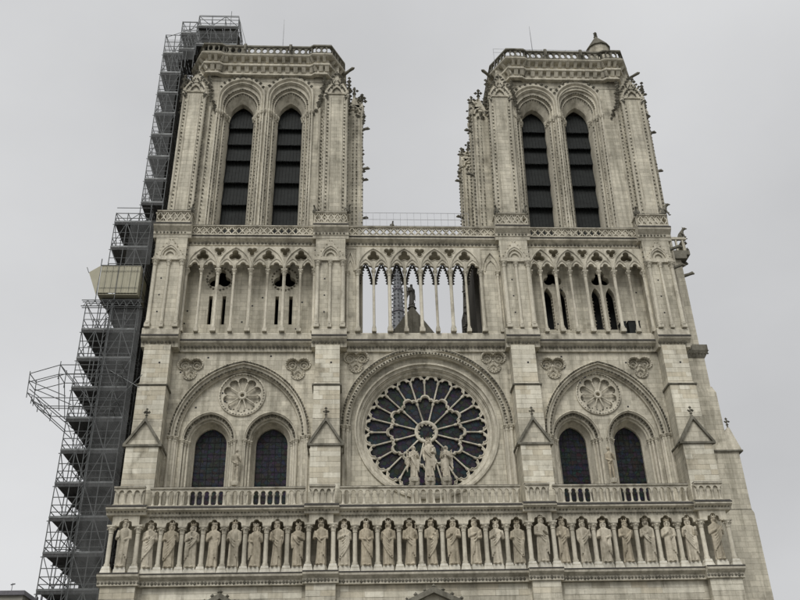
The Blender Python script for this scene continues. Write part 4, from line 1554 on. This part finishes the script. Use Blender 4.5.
# ------------------------------------------------------------------ statues
def figure(seed, H, kind='king', mat=STATUE, vox=.028):
    r = random.Random(seed)
    mb = MB()
    h = H
    if kind != 'nude':
        wide = r.uniform(.86, .97) * (.9 if kind in ('virgin', 'angel') else 1)
        prof = [(0.0, .120, .088), (.03, .128, .094), (.12, .122, .088), (.25, .116, .082), (.38, .114, .08), (.48, .112, .08), (.56, .105, .075), (.63, .112, .078), (.70, .128, .08), (.755, .136, .075), (.79, .115, .066), (.815, .065, .05), (.83, .042, .042)]
        K1, K2 = r.choice((6, 7, 8)), r.choice((11, 13))
        p1, p2, tw = r.uniform(0, 6), r.uniform(0, 6), r.uniform(-2.2, 2.2)
        sway = r.uniform(-.018, .018)
        n = 40
        rows = []
        pr2 = []
        for i in range(len(prof) - 1):
            for k in range(3):
                t = k / 3
                pr2.append(tuple(prof[i][j] + (prof[i + 1][j] - prof[i][j]) * t for j in range(3)))
        pr2.append(prof[-1])
        for t, w, d in pr2:
            amp = .15 * max(0, 1 - t / .62) + .035 * (t < .78)
            row = []
            for k in range(n):
                a = 2 * PI * k / n
                f = 1 + amp * .62 * math.cos(K1 * a + p1 + tw * t) + amp * .38 * math.cos(K2 * a + p2 - tw * t)
                row.append((wide * w * h * f * math.cos(a) + sway * h * math.sin(PI * t), d * h * f * math.sin(a), t * h))
            rows.append(row)
        o = len(mb.v)
        mb.grid(rows, cu=True)
        mb.f.append(tuple(o + k for k in reversed(range(n))))
        mb.f.append(tuple(o + (len(rows) - 1) * n + k for k in range(n)))
        # feet
        for s in (-1, 1):
            mb.ball((s * .05 * h, -.1 * h, .018 * h), (.03 * h, .055 * h, .024 * h), 8, 5)
        # mantle: folds falling from one shoulder across the body
        sd_ = r.choice((-1, 1))
        for k in range(r.choice((0, 2, 3, 5, 6))):
            z0 = (.74 - k * .045) * h
            z1 = (.52 - k * .075) * h
            pts = []
            for j in range(7):
                t = j / 6
                x = sd_ * (.115 - .225 * t) * h
                pts.append((x, -(.072 + .022 * math.sin(PI * t)) * h, z0 + (z1 - z0) * t - .04 * h * math.sin(PI * t)))
            mb.tube(pts, [.010 * h, .015 * h, .017 * h, .018 * h, .017 * h, .014 * h, .01 * h], 6)
        # hem hanging from the forearm
        hx = -sd_ * .115 * h
        for k in range(3):
            mb.tube([(hx + k * sd_ * .025 * h, -.07 * h, .56 * h), (hx + k * sd_ * .028 * h, -.085 * h, .40 * h), (hx + k * sd_ * .03 * h, -.08 * h, (.16 + .05 * k) * h)], [.018 * h, .022 * h, .012 * h], 6)
    else:
        s0 = r.choice((-1, 1))
        secs = [(.47, .075, .055), (.53, .082, .06), (.60, .068, .05), (.68, .085, .06), (.755, .105, .055), (.79, .09, .05), (.815, .045, .04), (.83, .035, .036)]
        rows = [[(w * h * math.cos(2 * PI * k / 16), d * h * math.sin(2 * PI * k / 16), t * h) for k in range(16)] for t, w, d in secs]
        o = len(mb.v)
        mb.grid(rows, cu=True)
        mb.f.append(tuple(o + k for k in reversed(range(16))))
        mb.f.append(tuple(o + (len(rows) - 1) * 16 + k for k in range(16)))
        for s in (-1, 1):
            kf = -.03 if s == s0 else 0
            mb.tube([(s * .04 * h, 0, .52 * h), (s * .05 * h, kf * h, .27 * h), (s * .052 * h, 0, .15 * h), (s * .05 * h, 0, .02 * h)], [.05 * h, .035 * h, .034 * h, .02 * h], 8)
            mb.ball((s * .055 * h, -.03 * h, .015 * h), (.022 * h, .05 * h, .018 * h), 8, 5)
        # leafy branch held before the hips
        for k in range(6):
            mb.ball((r.uniform(-.05, .05) * h, -.065 * h, (.47 + .02 * k) * h), .025 * h, 6, 4)
    # neck and head
    tx = r.uniform(-.012, .012) * h
    yaw = r.uniform(-.5, .5)
    mb.tube([(0, 0, .81 * h), (tx * .6, -.005 * h, .86 * h)], [.036 * h, .032 * h], 8)
    hc = (tx, -.012 * h, .905 * h)
    mb.ball(hc, (.043 * h, .05 * h, .058 * h), 12, 8)
    fx, fy = math.sin(yaw) * .3, -math.cos(yaw * .6)
    def face(dx, dy, dz, rad):
        mb.ball((hc[0] + dx * h + fx * .05 * h, hc[1] + dy * h, hc[2] + dz * h), rad, 7, 5)
    face(0, -.05, -.004, (.009 * h, .014 * h, .018 * h))
    face(0, -.044, .018, (.03 * h, .01 * h, .007 * h))
    face(0, -.044, -.026, (.016 * h, .008 * h, .006 * h))
    for s in (-1, 1):
        face(s * .016, -.044, .006, (.008 * h, .006 * h, .005 * h))
        mb.ball((hc[0] + s * .044 * h, hc[1] + .004 * h, hc[2] - .004 * h), (.008 * h, .012 * h, .016 * h), 6, 4)
        if kind != 'nude':
            mb.tube([(hc[0] + s * .038 * h, hc[1] + .012 * h, hc[2] + .03 * h), (hc[0] + s * .052 * h, hc[1] + .012 * h, hc[2] - .02 * h), (hc[0] + s * .05 * h, hc[1] + .01 * h, hc[2] - .07 * h)], [.02 * h, .022 * h, .016 * h], 7)
    mb.ball((hc[0], hc[1] + .018 * h, hc[2] + .012 * h), (.05 * h, .046 * h, .056 * h), 10, 6)
    if kind == 'king' and r.random() < .75:
        mb.ball((hc[0] + fx * .04 * h, hc[1] - .036 * h, hc[2] - .06 * h), (.028 * h, .022 * h, r.uniform(.03, .05) * h), 8, 6)
    # arms
    poses = [
        ((.13, -.01, .60), (.02, -.105, .655)),
        ((.145, -.02, .60), (.10, -.12, .60)),
        ((.135, -.01, .60), (.05, -.11, .56)),
        ((.14, -.015, .59), (.115, -.11, .69)),
        ((.128, .0, .585), (.118, -.05, .455)),
    ]
    for s in (-1, 1):
        el, ha = r.choice(poses)
        if kind == 'nude':
            el, ha = ((.115, 0, .6), (.03, -.08, .53)) if s < 0 else ((.12, 0, .6), (.04, -.09, .72))
        if kind == 'virgin' and s > 0:
            el, ha = (.14, -.03, .6), (.09, -.11, .62)
        if kind == 'angel':
            el, ha = (.135, -.02, .6), (.05 * (1 if s > 0 else .6), -.12, .66)
        sh_ = (s * .112 * h, 0, .762 * h)
        E_ = (s * el[0] * h, el[1] * h, el[2] * h)
        Hd = (s * ha[0] * h, ha[1] * h, ha[2] * h)
        th = 1.0 if kind != 'nude' else .72
        mb.tube([sh_, tuple((a + b) / 2 for a, b in zip(sh_, E_)), E_], [.045 * h * th, .044 * h * th, .038 * h * th], 9)
        mb.ball(E_, .038 * h * th, 8, 5)
        mb.tube([E_, tuple(a * .4 + b * .6 for a, b in zip(E_, Hd)), Hd], [.038 * h * th, .034 * h * th, .022 * h], 9)
        v = (Vector(Hd) - Vector(E_)).normalized()
        side = v.cross(Vector((0, -1, 0)))
        side = side.normalized() if side.length > .1 else Vector((1, 0, 0))
        pc = Vector(Hd) + v * .015 * h
        mb.ball(tuple(pc), (.02 * h, .016 * h, .02 * h), 7, 5)
        for q_ in range(4):
            b0 = pc + side * ((q_ - 1.5) * .009 * h)
            ln = (.030, .035, .033, .026)[q_] * h
            mb.tube([tuple(b0), tuple(b0 + v * ln * .6), tuple(b0 + v * ln + Vector((0, .008 * h, -.006 * h)))], [.0075 * h, .007 * h, .005 * h], 5)
        mb.tube([tuple(pc - side * .015 * h), tuple(pc - side * .024 * h + v * .016 * h)], [.008 * h, .006 * h], 5)
        if kind == 'king':
            it = r.random()
            if it < .28:
                mb.tube([(Hd[0], Hd[1] - .012 * h, Hd[2] - .06 * h), (Hd[0] + s * .012 * h, Hd[1] - .01 * h, Hd[2] + .17 * h)], .010 * h, 6)
                mb.ball((Hd[0] + s * .012 * h, Hd[1] - .01 * h, Hd[2] + .18 * h), .022 * h, 7, 5)
            elif it < .45:
                mb.box(Hd[0] - .028 * h, Hd[0] + .028 * h, Hd[1] - .028 * h, Hd[1] - .005 * h, Hd[2] - .01 * h, Hd[2] + .07 * h)
    if kind == 'virgin':
        mb.tube([(.08 * h, -.1 * h, .60 * h), (.085 * h, -.105 * h, .70 * h)], [.045 * h, .035 * h], 8)
        mb.ball((.085 * h, -.115 * h, .75 * h), .033 * h, 8, 6)
        mb.tube([(.05 * h, -.12 * h, .68 * h), (.03 * h, -.14 * h, .73 * h)], [.014 * h, .01 * h], 6)
        for s in (-1, 1):
            mb.tube([(hc[0] + s * .045 * h, hc[1] + .01 * h, hc[2] + .05 * h), (s * .07 * h, .02 * h, .83 * h), (s * .11 * h, .02 * h, .72 * h)], [.02 * h, .025 * h, .03 * h], 7)
    if kind == 'angel':
        for s in (-1, 1):
            for k in range(6):
                t = k / 5
                mb.tube([(s * .05 * h, .07 * h, (.74 - .03 * k) * h), (s * (.15 + .02 * t) * h, .11 * h, (.86 - .11 * k) * h), (s * (.17 - .02 * t) * h, .12 * h, (.62 - .085 * k) * h)], [.03 * h, .035 * h, .012 * h], 6)
        # candlestick
        mb.tube([(-.06 * h, -.13 * h, .56 * h), (-.06 * h, -.13 * h, .88 * h)], .012 * h, 6)
    return remeshed(mb, kind + '_body', mat, vox), hc

def crown_mesh(h, tall=1.0, npt=8):
    mb = MB()
    rr = .056 * h
    mb.lathe(0, 0, [(0, rr), (.005 * h, rr * 1.08), (.022 * h, rr * 1.08), (.028 * h, rr), (.03 * h, rr * 1.04)], 14)
    for k in range(npt):
        a = k * 2 * PI / npt
        mb.octa((rr * 1.03 * math.cos(a), rr * 1.03 * math.sin(a), .043 * h), (.015 * h, .015 * h, (.026 if k % 2 else .017) * h * tall))
    mb.lathe(0, 0, [(.02 * h, rr * .9), (.036 * h, rr * .7), (.045 * h, .01)], 10)
    return mb.mesh('crown', STATUE, True)

ORD = ['first', 'second', 'third', 'fourth', 'fifth', 'sixth', 'seventh', 'eighth', 'ninth', 'tenth', 'eleventh', 'twelfth', 'thirteenth', 'fourteenth']
KH = 3.2
crm = crown_mesh(KH)
CRM = [crm, crown_mesh(KH, 1.5, 6), crown_mesh(KH, .7, 10)]
plm = MB().frus((-.42, .42, -.3, .34), 0, (-.4, .4, -.28, .34), .3).box(-.36, .36, -.26, .32, .3, .42).mesh('plinth', PALE)
for i in range(28):
    x = (cols[i] + cols[i + 1]) / 2
    dy = KD(i)
    e = empty('king_statue', (x, GY - dy + .12, 16.7))
    me, hc = figure(100 + i, KH)
    e.rotation_euler = (0, 0, rnd.uniform(-.3, .3))
    sc = rnd.uniform(.955, 1.03) * (1.03 if i in RESI else 1.0)
    b = inst('body', me, e, (0, 0, .42), sc=(1.0, 1.0, sc))
    inst('crown', CRM[i * 5 % 3], e, (hc[0], hc[1] + .01 * KH, .42 + sc * (hc[2] + .035 * KH)))
    inst('plinth', plm, e)
    extra = ''
    if i in RESI:
        extra = ', on a projecting plinth'
    if i < 14:
        lb = 'crowned stone king, %s along the gallery counted from the scaffolding%s' % (ORD[i], extra)
    else:
        lb = 'crowned stone king, %s along the gallery counted from the unscaffolded corner%s' % (ORD[27 - i], extra)
    tag(e, lb, 'statue', 'kings in the statue gallery')

def pedestal(e, h, r):
    mb = MB()
    for s_ in (-1, 1):
        mb.lathe(s_ * r * .5, 0, [(0, r * .7), (.15, r * .7), (.2, r * .42), (h - .6, r * .4), (h - .5, r * .6), (h - .3, r * .7)], 8)
    mb.lathe(0, 0, [(h - .32, r * 1.05), (h - .12, r * 1.2), (h, r * 1.2)], 8)
    mb.lathe(0, .15, [(0, r * .5), (h - .3, r * .5)], 8)
    mb.ob('pedestal', CARVED, e, True)

for (x, kind, H, lab) in ((0.02, 'virgin', 3.15, 'crowned stone woman carrying a child, standing before the rose window'),
                          (-1.15, 'angel', 2.62, 'winged stone angel before the rose, on the scaffolded tower side of the woman'),
                          (1.27, 'angel', 2.62, 'winged stone angel before the rose, on the turret tower side of the woman')):
    e = empty(kind + '_statue', (x, 0.0, 21.42))
    if kind == 'virgin':
        e.name = 'woman_statue'
    pedestal(e, 2.5, .34)
    me, hc = figure(300 + int(x * 10), H, kind)
    inst('body', me, e, (0, 0, 2.5), rz=-.35 * (1 if x > .5 else -1 if x < -.5 else 0))
    if kind == 'virgin':
        inst('crown', crm, e, (hc[0], hc[1] + .03, 2.5 + hc[2] + .035 * H))
    tag(e, lab, 'statue', 'statues before the rose')
for (x, lab, sd_) in ((-14.6, 'unclothed stone figure between the arched windows of the scaffolded tower', 41), (14.25, 'unclothed stone figure between the arched windows of the turret tower', 42)):
    e = empty('figure_statue', (x, 1.3, 21.42))
    pedestal(e, 2.75, .3)
    me, hc = figure(sd_, 2.7, 'nude')
    inst('body', me, e, (0, 0, 2.75))
    tag(e, lab, 'statue', 'single figures between the windows')
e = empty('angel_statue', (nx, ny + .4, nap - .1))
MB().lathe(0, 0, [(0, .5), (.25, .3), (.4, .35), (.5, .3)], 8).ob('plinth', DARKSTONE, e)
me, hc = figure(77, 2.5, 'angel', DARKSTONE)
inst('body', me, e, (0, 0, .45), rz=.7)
tag(e, 'dark winged statue on the tip of the nave gable behind the colonnade', 'statue')

# chimeras perched on the gallery parapets
def chimera(seed, H):
    r = random.Random(seed)
    mb = MB()
    h = H
    mb.tube([(0, .12 * h, .12 * h), (0, .02 * h, .42 * h), (0, -.12 * h, .66 * h)], [.22 * h, .2 * h, .13 * h], 10)
    mb.tube([(0, -.1 * h, .64 * h), (0, -.22 * h, .80 * h)], [.12 * h, .1 * h], 8)
    mb.ball((0, -.28 * h, .84 * h), (.11 * h, .16 * h, .11 * h), 9, 6)
    mb.tube([(0, -.36 * h, .82 * h), (0, -.5 * h, .77 * h)], [.075 * h, .04 * h], 7)
    for s in (-1, 1):
        mb.tube([(s * .07 * h, -.22 * h, .92 * h), (s * .1 * h, -.14 * h, 1.03 * h)], [.035 * h, .012 * h], 5)
        mb.tube([(s * .15 * h, -.02 * h, .5 * h), (s * .18 * h, -.2 * h, .3 * h), (s * .15 * h, -.26 * h, .03 * h)], [.075 * h, .06 * h, .055 * h], 7)
        mb.ball((s * .15 * h, -.31 * h, .03 * h), (.06 * h, .09 * h, .04 * h), 7, 4)
        mb.tube([(s * .17 * h, .12 * h, .15 * h), (s * .24 * h, -.02 * h, .22 * h), (s * .22 * h, -.02 * h, .03 * h)], [.11 * h, .09 * h, .06 * h], 7)
        if r.random() < .7:
            for k in range(4):
                mb.tube([(s * .1 * h, .12 * h, .6 * h), (s * (.24 + .02 * k) * h, .25 * h, (.8 - .1 * k) * h), (s * .2 * h, .32 * h, (.5 - .1 * k) * h)], [.05 * h, .05 * h, .02 * h], 5)
    mb.tube([(0, .3 * h, .08 * h), (.12 * h, .42 * h, .05 * h), (.2 * h, .36 * h, .12 * h)], [.05 * h, .04 * h, .02 * h], 6)
    return remeshed(mb, 'chimera_body', WEATH, .035)
CHS = [chimera(s, 1.25) for s in (1, 2, 3)]
def put_chimera(x, y, z, rz, k, lab, sc=1.0):
    o = inst('chimera_statue', CHS[k], None, (x, y, z), rz, (sc, sc, sc))
    tag(o, lab, 'chimera', 'chimeras on the gallery parapets')
put_chimera(22.1, -.05, 48.05, .9, 0, 'crouching stone chimera on the parapet of the outer pier below the turret tower')
put_chimera(24.75, 3.5, 47.92, 1.0, 1, 'crouching stone chimera on the flank parapet beyond the turret tower')
put_chimera(-6.2, -.05, 48.05, .6, 2, 'crouching stone chimera on the inner pier of the scaffolded tower', .7)
put_chimera(6.95, -.05, 48.05, -.6, 0, 'crouching stone chimera on the inner pier of the turret tower, colonnade side', .75)
put_chimera(9.45, -.05, 48.05, .4, 1, 'crouching stone chimera on the inner pier of the turret tower, window side', .75)
put_chimera(19.55, -.05, 48.05, -.4, 2, 'crouching stone chimera on the outer pier parapet, window side of the turret tower', .7)
put_chimera(-9.1, -.05, 48.05, -.4, 1, 'crouching stone chimera on the inner pier, window side of the scaffolded tower', .6)
put_chimera(-19.75, -.05, 48.05, .4, 0, 'crouching stone chimera on the parapet of the outer pier beside the scaffolding', .6)
put_chimera(-2.3, .62, 47.02, .2, 2, 'small stone chimera on the balustrade over the open colonnade', .5)

# aerials
for (x, y, z0, z1, lab) in ((-13.25, 5, 67.7, 77.3, 'thin aerial rod on the roof of the scaffolded tower'), (13.5, 5, 67.7, 77.0, 'thin aerial rod on the roof of the turret tower')):
    m = MB().lathe(x, y, [(z0, .05), (z1 - 2, .035), (z1, .015)], 6)
    m.box(x - .25, x + .25, y - .25, y + .25, z0, z0 + .12)
    tag(m.ob('aerial', ROD), lab, 'aerial', 'aerial rods on the tower roofs')

# ------------------------------------------------------------------ scaffolding
SC = tag(empty('scaffolding', (-25.6, 6, 0)), 'tall grey tube scaffolding wrapped round the flank of the tower', 'scaffolding')
def sub(mb, name, mat, parent=SC, smooth=False, stuff=False):
    o = mb.ob(name, mat, parent, smooth, stuff)
    if parent is SC:
        o.location = (25.6, -6, 0)
    return o
TR_ = .034
def bar(mb, a, b, r=TR_):
    return mb.tube([a, b], r, 5)
def scaff(x0, x1, y0, y1, zs, ztop, nx_, ny_, zfoot=0, xt=None, front_net=False, dark=True):
    xs = [x0 + (x1 - x0) * i / nx_ for i in range(nx_ + 1)]
    ys = [y0 + (y1 - y0) * i / ny_ for i in range(ny_ + 1)]
    for x in xs:
        for y in ys:
            sub(bar(MB(), (x, y, zfoot), (x, y, ztop), .04), 'standard', TUBE)
    r_ = MB()
    for zz in (ztop - .04,):
        for y in (y0, y1):
            bar(r_, (x0, y, zz), (x1, y, zz))
        for x in (x0, x1):
            bar(r_, (x, y0, zz), (x, y1, zz))
    sub(r_, 'ledger', TUBE)
    for li, z in enumerate(zs):
        d = MB()
        k = 5
        for j in range(k):
            a = x0 + (x1 - x0) * j / k
            d.box(a + .012, a + (x1 - x0) / k - .012, y0 - .05, y1 + .05, z, z + .05)
        for y in ys:
            d.box(x0, x1, y - .03, y + .03, z - .12, z)
        D = sub(d, 'platform', DECK)
        r_ = MB()
        for h_ in (.5, 1.02):
            for y in (y0, y1):
                bar(r_, (x0, y, z + h_), (x1, y, z + h_))
            for x in (x0, x1):
                bar(r_, (x, y0, z + h_), (x, y1, z + h_))
        for y in ys:
            bar(r_, (x0 - .15, y, z - .16), (x1 + .1, y, z - .16))
        for y in ys[1:-1]:
            bar(r_, (x0, y, z + 1.02), (x1, y, z + 1.02))
        for x in xs[1:-1]:
            bar(r_, (x, y0, z + 1.02), (x, y1, z + 1.02))
        for y in (y0, ys[2]):
            bar(r_, (x0, y, z + 1.6), (x1, y, z + 1.6))
        r_.box(x0, x1, y0 - .06, y0 - .04, z + .05, z + .2)
        r_.box(x0 - .06, x0 - .04, y0, y1, z + .05, z + .2)
        q_ = sub(r_, 'guard_rail', TUBE, SC)
        nzz = zs[li + 1] if li + 1 < len(zs) else ztop
        s = li % 2
        def br_(p, q):
            sub(bar(MB(), p, q), 'brace', TUBE)
        for i in range(ny_):
            if (i + li) % 2 == 0:
                br_((x0, ys[i], z + (.1 if s else nzz - z)), (x0, ys[i + 1], z + (nzz - z if s else .1)))
        if nx_ >= 2:
            for i in range(nx_):
                br_((xs[i + (i + li) % 2], y0, z + .1), (xs[i + 1 - (i + li) % 2], y0, nzz))
                if i == nx_ - 1:
                    br_((xs[i], ys[2], z + .1), (xs[i + 1], ys[2], nzz))
        br_((xs[0], ys[1], z + .1), (xs[1], ys[1], nzz))
LZ = [16.12 - 2.567 * k for k in range(5, 0, -1)] + [16.12 + 2.567 * k for k in range(9)]
scaff(-27.6, -23.4, .5, 13.0, LZ, 39.2, 4, 5)
scaff(-26.4, -23.3, .6, 13.0, [39.45, 42.1, 44.7, 47.3], 48.35, 3, 5, zfoot=36.7)
UZ = [49.7, 52.3, 54.9, 57.5, 60.1, 62.7, 65.3, 67.9]
scaff(-24.5, -22.6, 1.0, 13.0, UZ, 70.5, 2, 5, zfoot=47.4)
scaff(-21.4, -17.4, .9, 4.2, [69.1, 71.6], 73.1, 3, 2, zfoot=67.7)
scaff(-23.0, -21.5, .9, 4.2, [68.4, 70.6], 72.3, 2, 2, zfoot=66.0)
# debris netting on the tower side and the rear of the lifts
for nm, (xa, ya), (xb, yb), z0, z1 in (('f', (-25.5, 13.1), (-23.7, 13.1), 2, 39.3), ('n', (-23.45, 1.5), (-23.45, 13.0), 39.3, 48.0),
                                       ('n', (-26.3, 13.1), (-23.5, 13.1), 39.3, 48.0), ('f', (-22.68, 1.4), (-22.68, 13.0), 48, 70.0), ('n', (-24.45, 13.1), (-22.7, 13.1), 48, 70.0),
                                       ('f', (-24.48, .94), (-22.8, .94), 49.8, 69.8), ('f', (-21.4, .84), (-17.4, .84), 69.1, 71.0), ('f', (-21.45, .9), (-21.45, 4.2), 68.4, 72.2), ('f', (-23.0, .84), (-21.5, .84), 67.0, 71.1), ('g', (-25.45, .42), (-22.95, .42), 2, 38.6), ('g', (-25.0, .5), (-22.9, .5), 43, 47.5)):
    m = MB()
    L = math.hypot(xb - xa, yb - ya)
    nn = max(2, int(L / .8))
    k = int((z1 - z0) / .9)
    rr_ = random.Random(int(z0 * 7 + xa * 3))
    rows = []
    ex, ey = (yb - ya) / L, -(xb - xa) / L
    for j in range(k + 1):
        rows.append([(xa + (xb - xa) * i / nn + ex * rr_.uniform(-.04, .04), ya + (yb - ya) * i / nn + ey * rr_.uniform(-.04, .04), z0 + (z1 - z0) * j / k) for i in range(nn + 1)])
    m.grid(rows)
    sub(m, 'debris_net', NET if nm == 'n' else NET2 if nm == 'f' else NET3, SC, True)
# hoist mast running up the face
m = MB()
for x, y in ((-25.75, .1), (-25.35, .1), (-25.55, .4)):
    bar(m, (x, y, 0), (x, y, 39.0), .035)
for k in range(65):
    z = .4 + k * .6
    bar(m, (-25.75, .1, z), (-25.35, .1, z + .6), .018)
    bar(m, (-25.75, .1, z), (-25.55, .4, z + .6), .018)
sub(m, 'hoist_mast', TUBE)
# lattice beam below the shelter
m = MB()
for z in (38.75, 39.3):
    for y in (.15, .45):
        bar(m, (-27.9, y, z), (-23.0, y, z), .04)
for k in range(8):
    x = -27.7 + k * .58
    bar(m, (x, .15, 38.75), (x + .29, .15, 39.3), .028)
    bar(m, (x + .29, .15, 39.3), (x + .58, .15, 38.75), .028)
sub(m, 'lattice_beam', TUBE)
# cantilevered tube cage hung out from the face
m = MB()
cg = [[(-30.9, 1.0), (-28.6, -1.2), (-23.9, -1.0)], [(-30.7, 1.0), (-28.4, -1.2), (-23.9, -1.0)]]
A0 = [(-30.6, -.6, 32.3), (-28.3, -.9, 32.9), (-23.6, -.9, 32.9)]
A1 = [(-30.55, -.6, 31.6), (-28.3, -.9, 32.1), (-23.6, -.9, 32.1)]
A2 = [(-30.5, -.6, 30.7), (-29.7, -.8, 30.2), (-23.8, -.9, 30.1)]
A3 = [(-30.1, -.6, 30.1), (-28.9, -.9, 29.3), (-24.0, -.6, 29.3)]
for P in (A0, A1, A2, A3):
    for yo in (0, 1.6):
        Q = [(a, b + yo, c) for a, b, c in P]
        for a, b in zip(Q[:-1], Q[1:]):
            bar(m, a, b)
    for a in P:
        bar(m, a, (a[0], a[1] + 1.6, a[2]))
for yo in (0, 1.6):
    f = lambda p: (p[0], p[1] + yo, p[2])
    bar(m, f((-30.6, -.6, 32.5)), f((-30.5, -.6, 30.3)))
    bar(m, f((-30.1, -.6, 30.4)), f((-30.1, -.6, 29.8)))
    bar(m, f((-28.3, -.9, 33.2)), f((-28.3, -.9, 31.7)))
    bar(m, f((-30.55, -.6, 31.7)), f((-27.6, -.6, 30.4)))
    bar(m, f((-28.3, -.9, 32.9)), f((-25.8, -.9, 30.1)))
    bar(m, f((-28.3, -.9, 32.1)), f((-27.9, -.6, 29.2)))
    bar(m, f((-30.1, -.6, 30.1)), f((-27.5, .4, 28.0)))
    bar(m, f((-30.4, -.6, 31.0)), f((-27.5, .4, 28.8)))
    bar(m, f((-28.9, -.9, 28.9)), f((-28.9, -.9, 29.6)))
    bar(m, f((-25.8, -.9, 33.2)), f((-25.8, -.9, 31.5)))
    bar(m, f((-23.6, -.9, 32.4)), f((-24.6, .3, 29.2)))
bar(m, (-22.1, -.4, 32.3), (-24.8, .3, 29.4))
bar(m, (-22.2, -.4, 31.2), (-24.8, .4, 33.0))
sub(m, 'cantilever_frame', TUBE)
# top braces over the parapet
for p, q in (((-24.5, 1.0, 70.1), (-21.4, .9, 71.6)), ((-17.4, .9, 73.0), (-16.4, .7, 68.9)), ((-17.4, .9, 70.8), (-16.7, .7, 68.9)), ((-18.2, .9, 70.0), (-18.2, .9, 73.9))):
    sub(bar(MB(), p, q, .028), 'top_brace', TUBE)
# beige shelter
SB = tag(empty('site_shelter', (-25.1, .6, 39.6)), 'beige sheet metal shelter box hung on the scaffolding face', 'shelter')
def subs(mb, name, mat):
    o = mb.ob(name, mat, SB)
    o.location = (25.1, -.6, -39.6)
    return o
for xa, xb in ((-26.65, -25.24), (-25.22, -23.45)):
    m = MB()
    n = int((xb - xa) / .12)
    pf = []
    for k in range(n + 1):
        x = xa + (xb - xa) * k / n
        pf.append((x, -.12 + (.03 if k % 2 else 0)))
    rows = [[(x, y, z) for x, y in pf] for z in (39.85, 42.4)] + [[(x, y + .06, z) for x, y in pf] for z in (42.4, 39.85)]
    m.grid(rows, cv=True)
    subs(m, 'sheet_panel', SHEET)
m = MB().box(-26.68, -23.42, -.08, 2.3, 42.4, 42.5).box(-26.68, -23.42, -.02, 2.3, 39.72, 39.8)
m.box(-26.68, -26.6, -.05, 2.3, 39.8, 42.4).box(-23.5, -23.42, -.05, 2.3, 39.8, 42.4)
subs(m, 'shelter_frame', SHEET)
m = MB().prism([(-26.7, 42.42), (-27.6, 41.75), (-26.75, 39.6)], [], -.2, -.12)
subs(m, 'folded_flap', SHEET)
m = MB()
bar(m, (-26.72, -.15, 39.0), (-26.72, -.15, 43.1), .04)
bar(m, (-27.6, -.2, 41.7), (-27.8, -.25, 42.2), .03)
bar(m, (-26.75, -.15, 42.48), (-23.3, -.15, 42.48), .035)
bar(m, (-25.23, -.15, 39.2), (-25.23, -.15, 42.45), .03)
subs(m, 'corner_tube', TUBE)
m = MB()
for x in (-26.2, -25.7, -24.8, -24.2, -23.7):
    m.tube([(x, -.14, 39.9), (x + .02, -.15, 42.36)], .012, 4)
for z in (40.3, 41.9):
    m.tube([(-26.6, -.16, z), (-23.5, -.16, z + .02)], .018, 4)
subs(m, 'fixing_strip', TUBE)

# ------------------------------------------------------------------ distant block seen low beside the scaffolding
FBD = tag(empty('apartment_building', (-55, 50, 0)), 'far flat roofed apartment block low beside the foot of the scaffolding', 'building')
def subf(mb, name, mat, par=FBD):
    o = mb.ob(name, mat, par)
    if par is FBD:
        o.location = (55, -50, 0)
    return o
wl = MB().box(-70, -43.9, 45, 57, 0, 25.6)
WL = subf(wl, 'wall', RENDER_WALL)
subf(MB().box(-70.3, -43.7, 44.7, 57.3, 25.6, 26.1), 'roof', ZINC)
subf(MB().box(-43.9, -36, 46, 57, 0, 25.2), 'lower_wing', RENDER_WALL)
for k, x in enumerate((-43.2, -42.7, -41.9)):
    subf(MB().lathe(x, 48, [(25.0, .16), (26.0 + .2 * (k % 2), .13)], 8), 'chimney_pot', ZINC)
subf(MB().tube([(-46.4, 48, 26), (-46.4, 48, 27.7)], .04, 5).tube([(-46.6, 48, 27.5), (-46.1, 48, 27.6)], .08, 5), 'aerial', ROD)
for fl in range(7):
    for j in range(8):
        x = -69 + j * 3.1
        o = MB().box(x, x + 1.2, 44.9, 45.05, 2 + fl * 3.3, 4 + fl * 3.3)
        o = o.ob('window', GLASS, WL)

# ------------------------------------------------------------------ keep to thing > part > sub-part
def depth(o):
    d = 0
    while o.parent:
        o = o.parent
        d += 1
    return d
for o in list(bpy.data.objects):
    while depth(o) > 2:
        o.parent = o.parent.parent
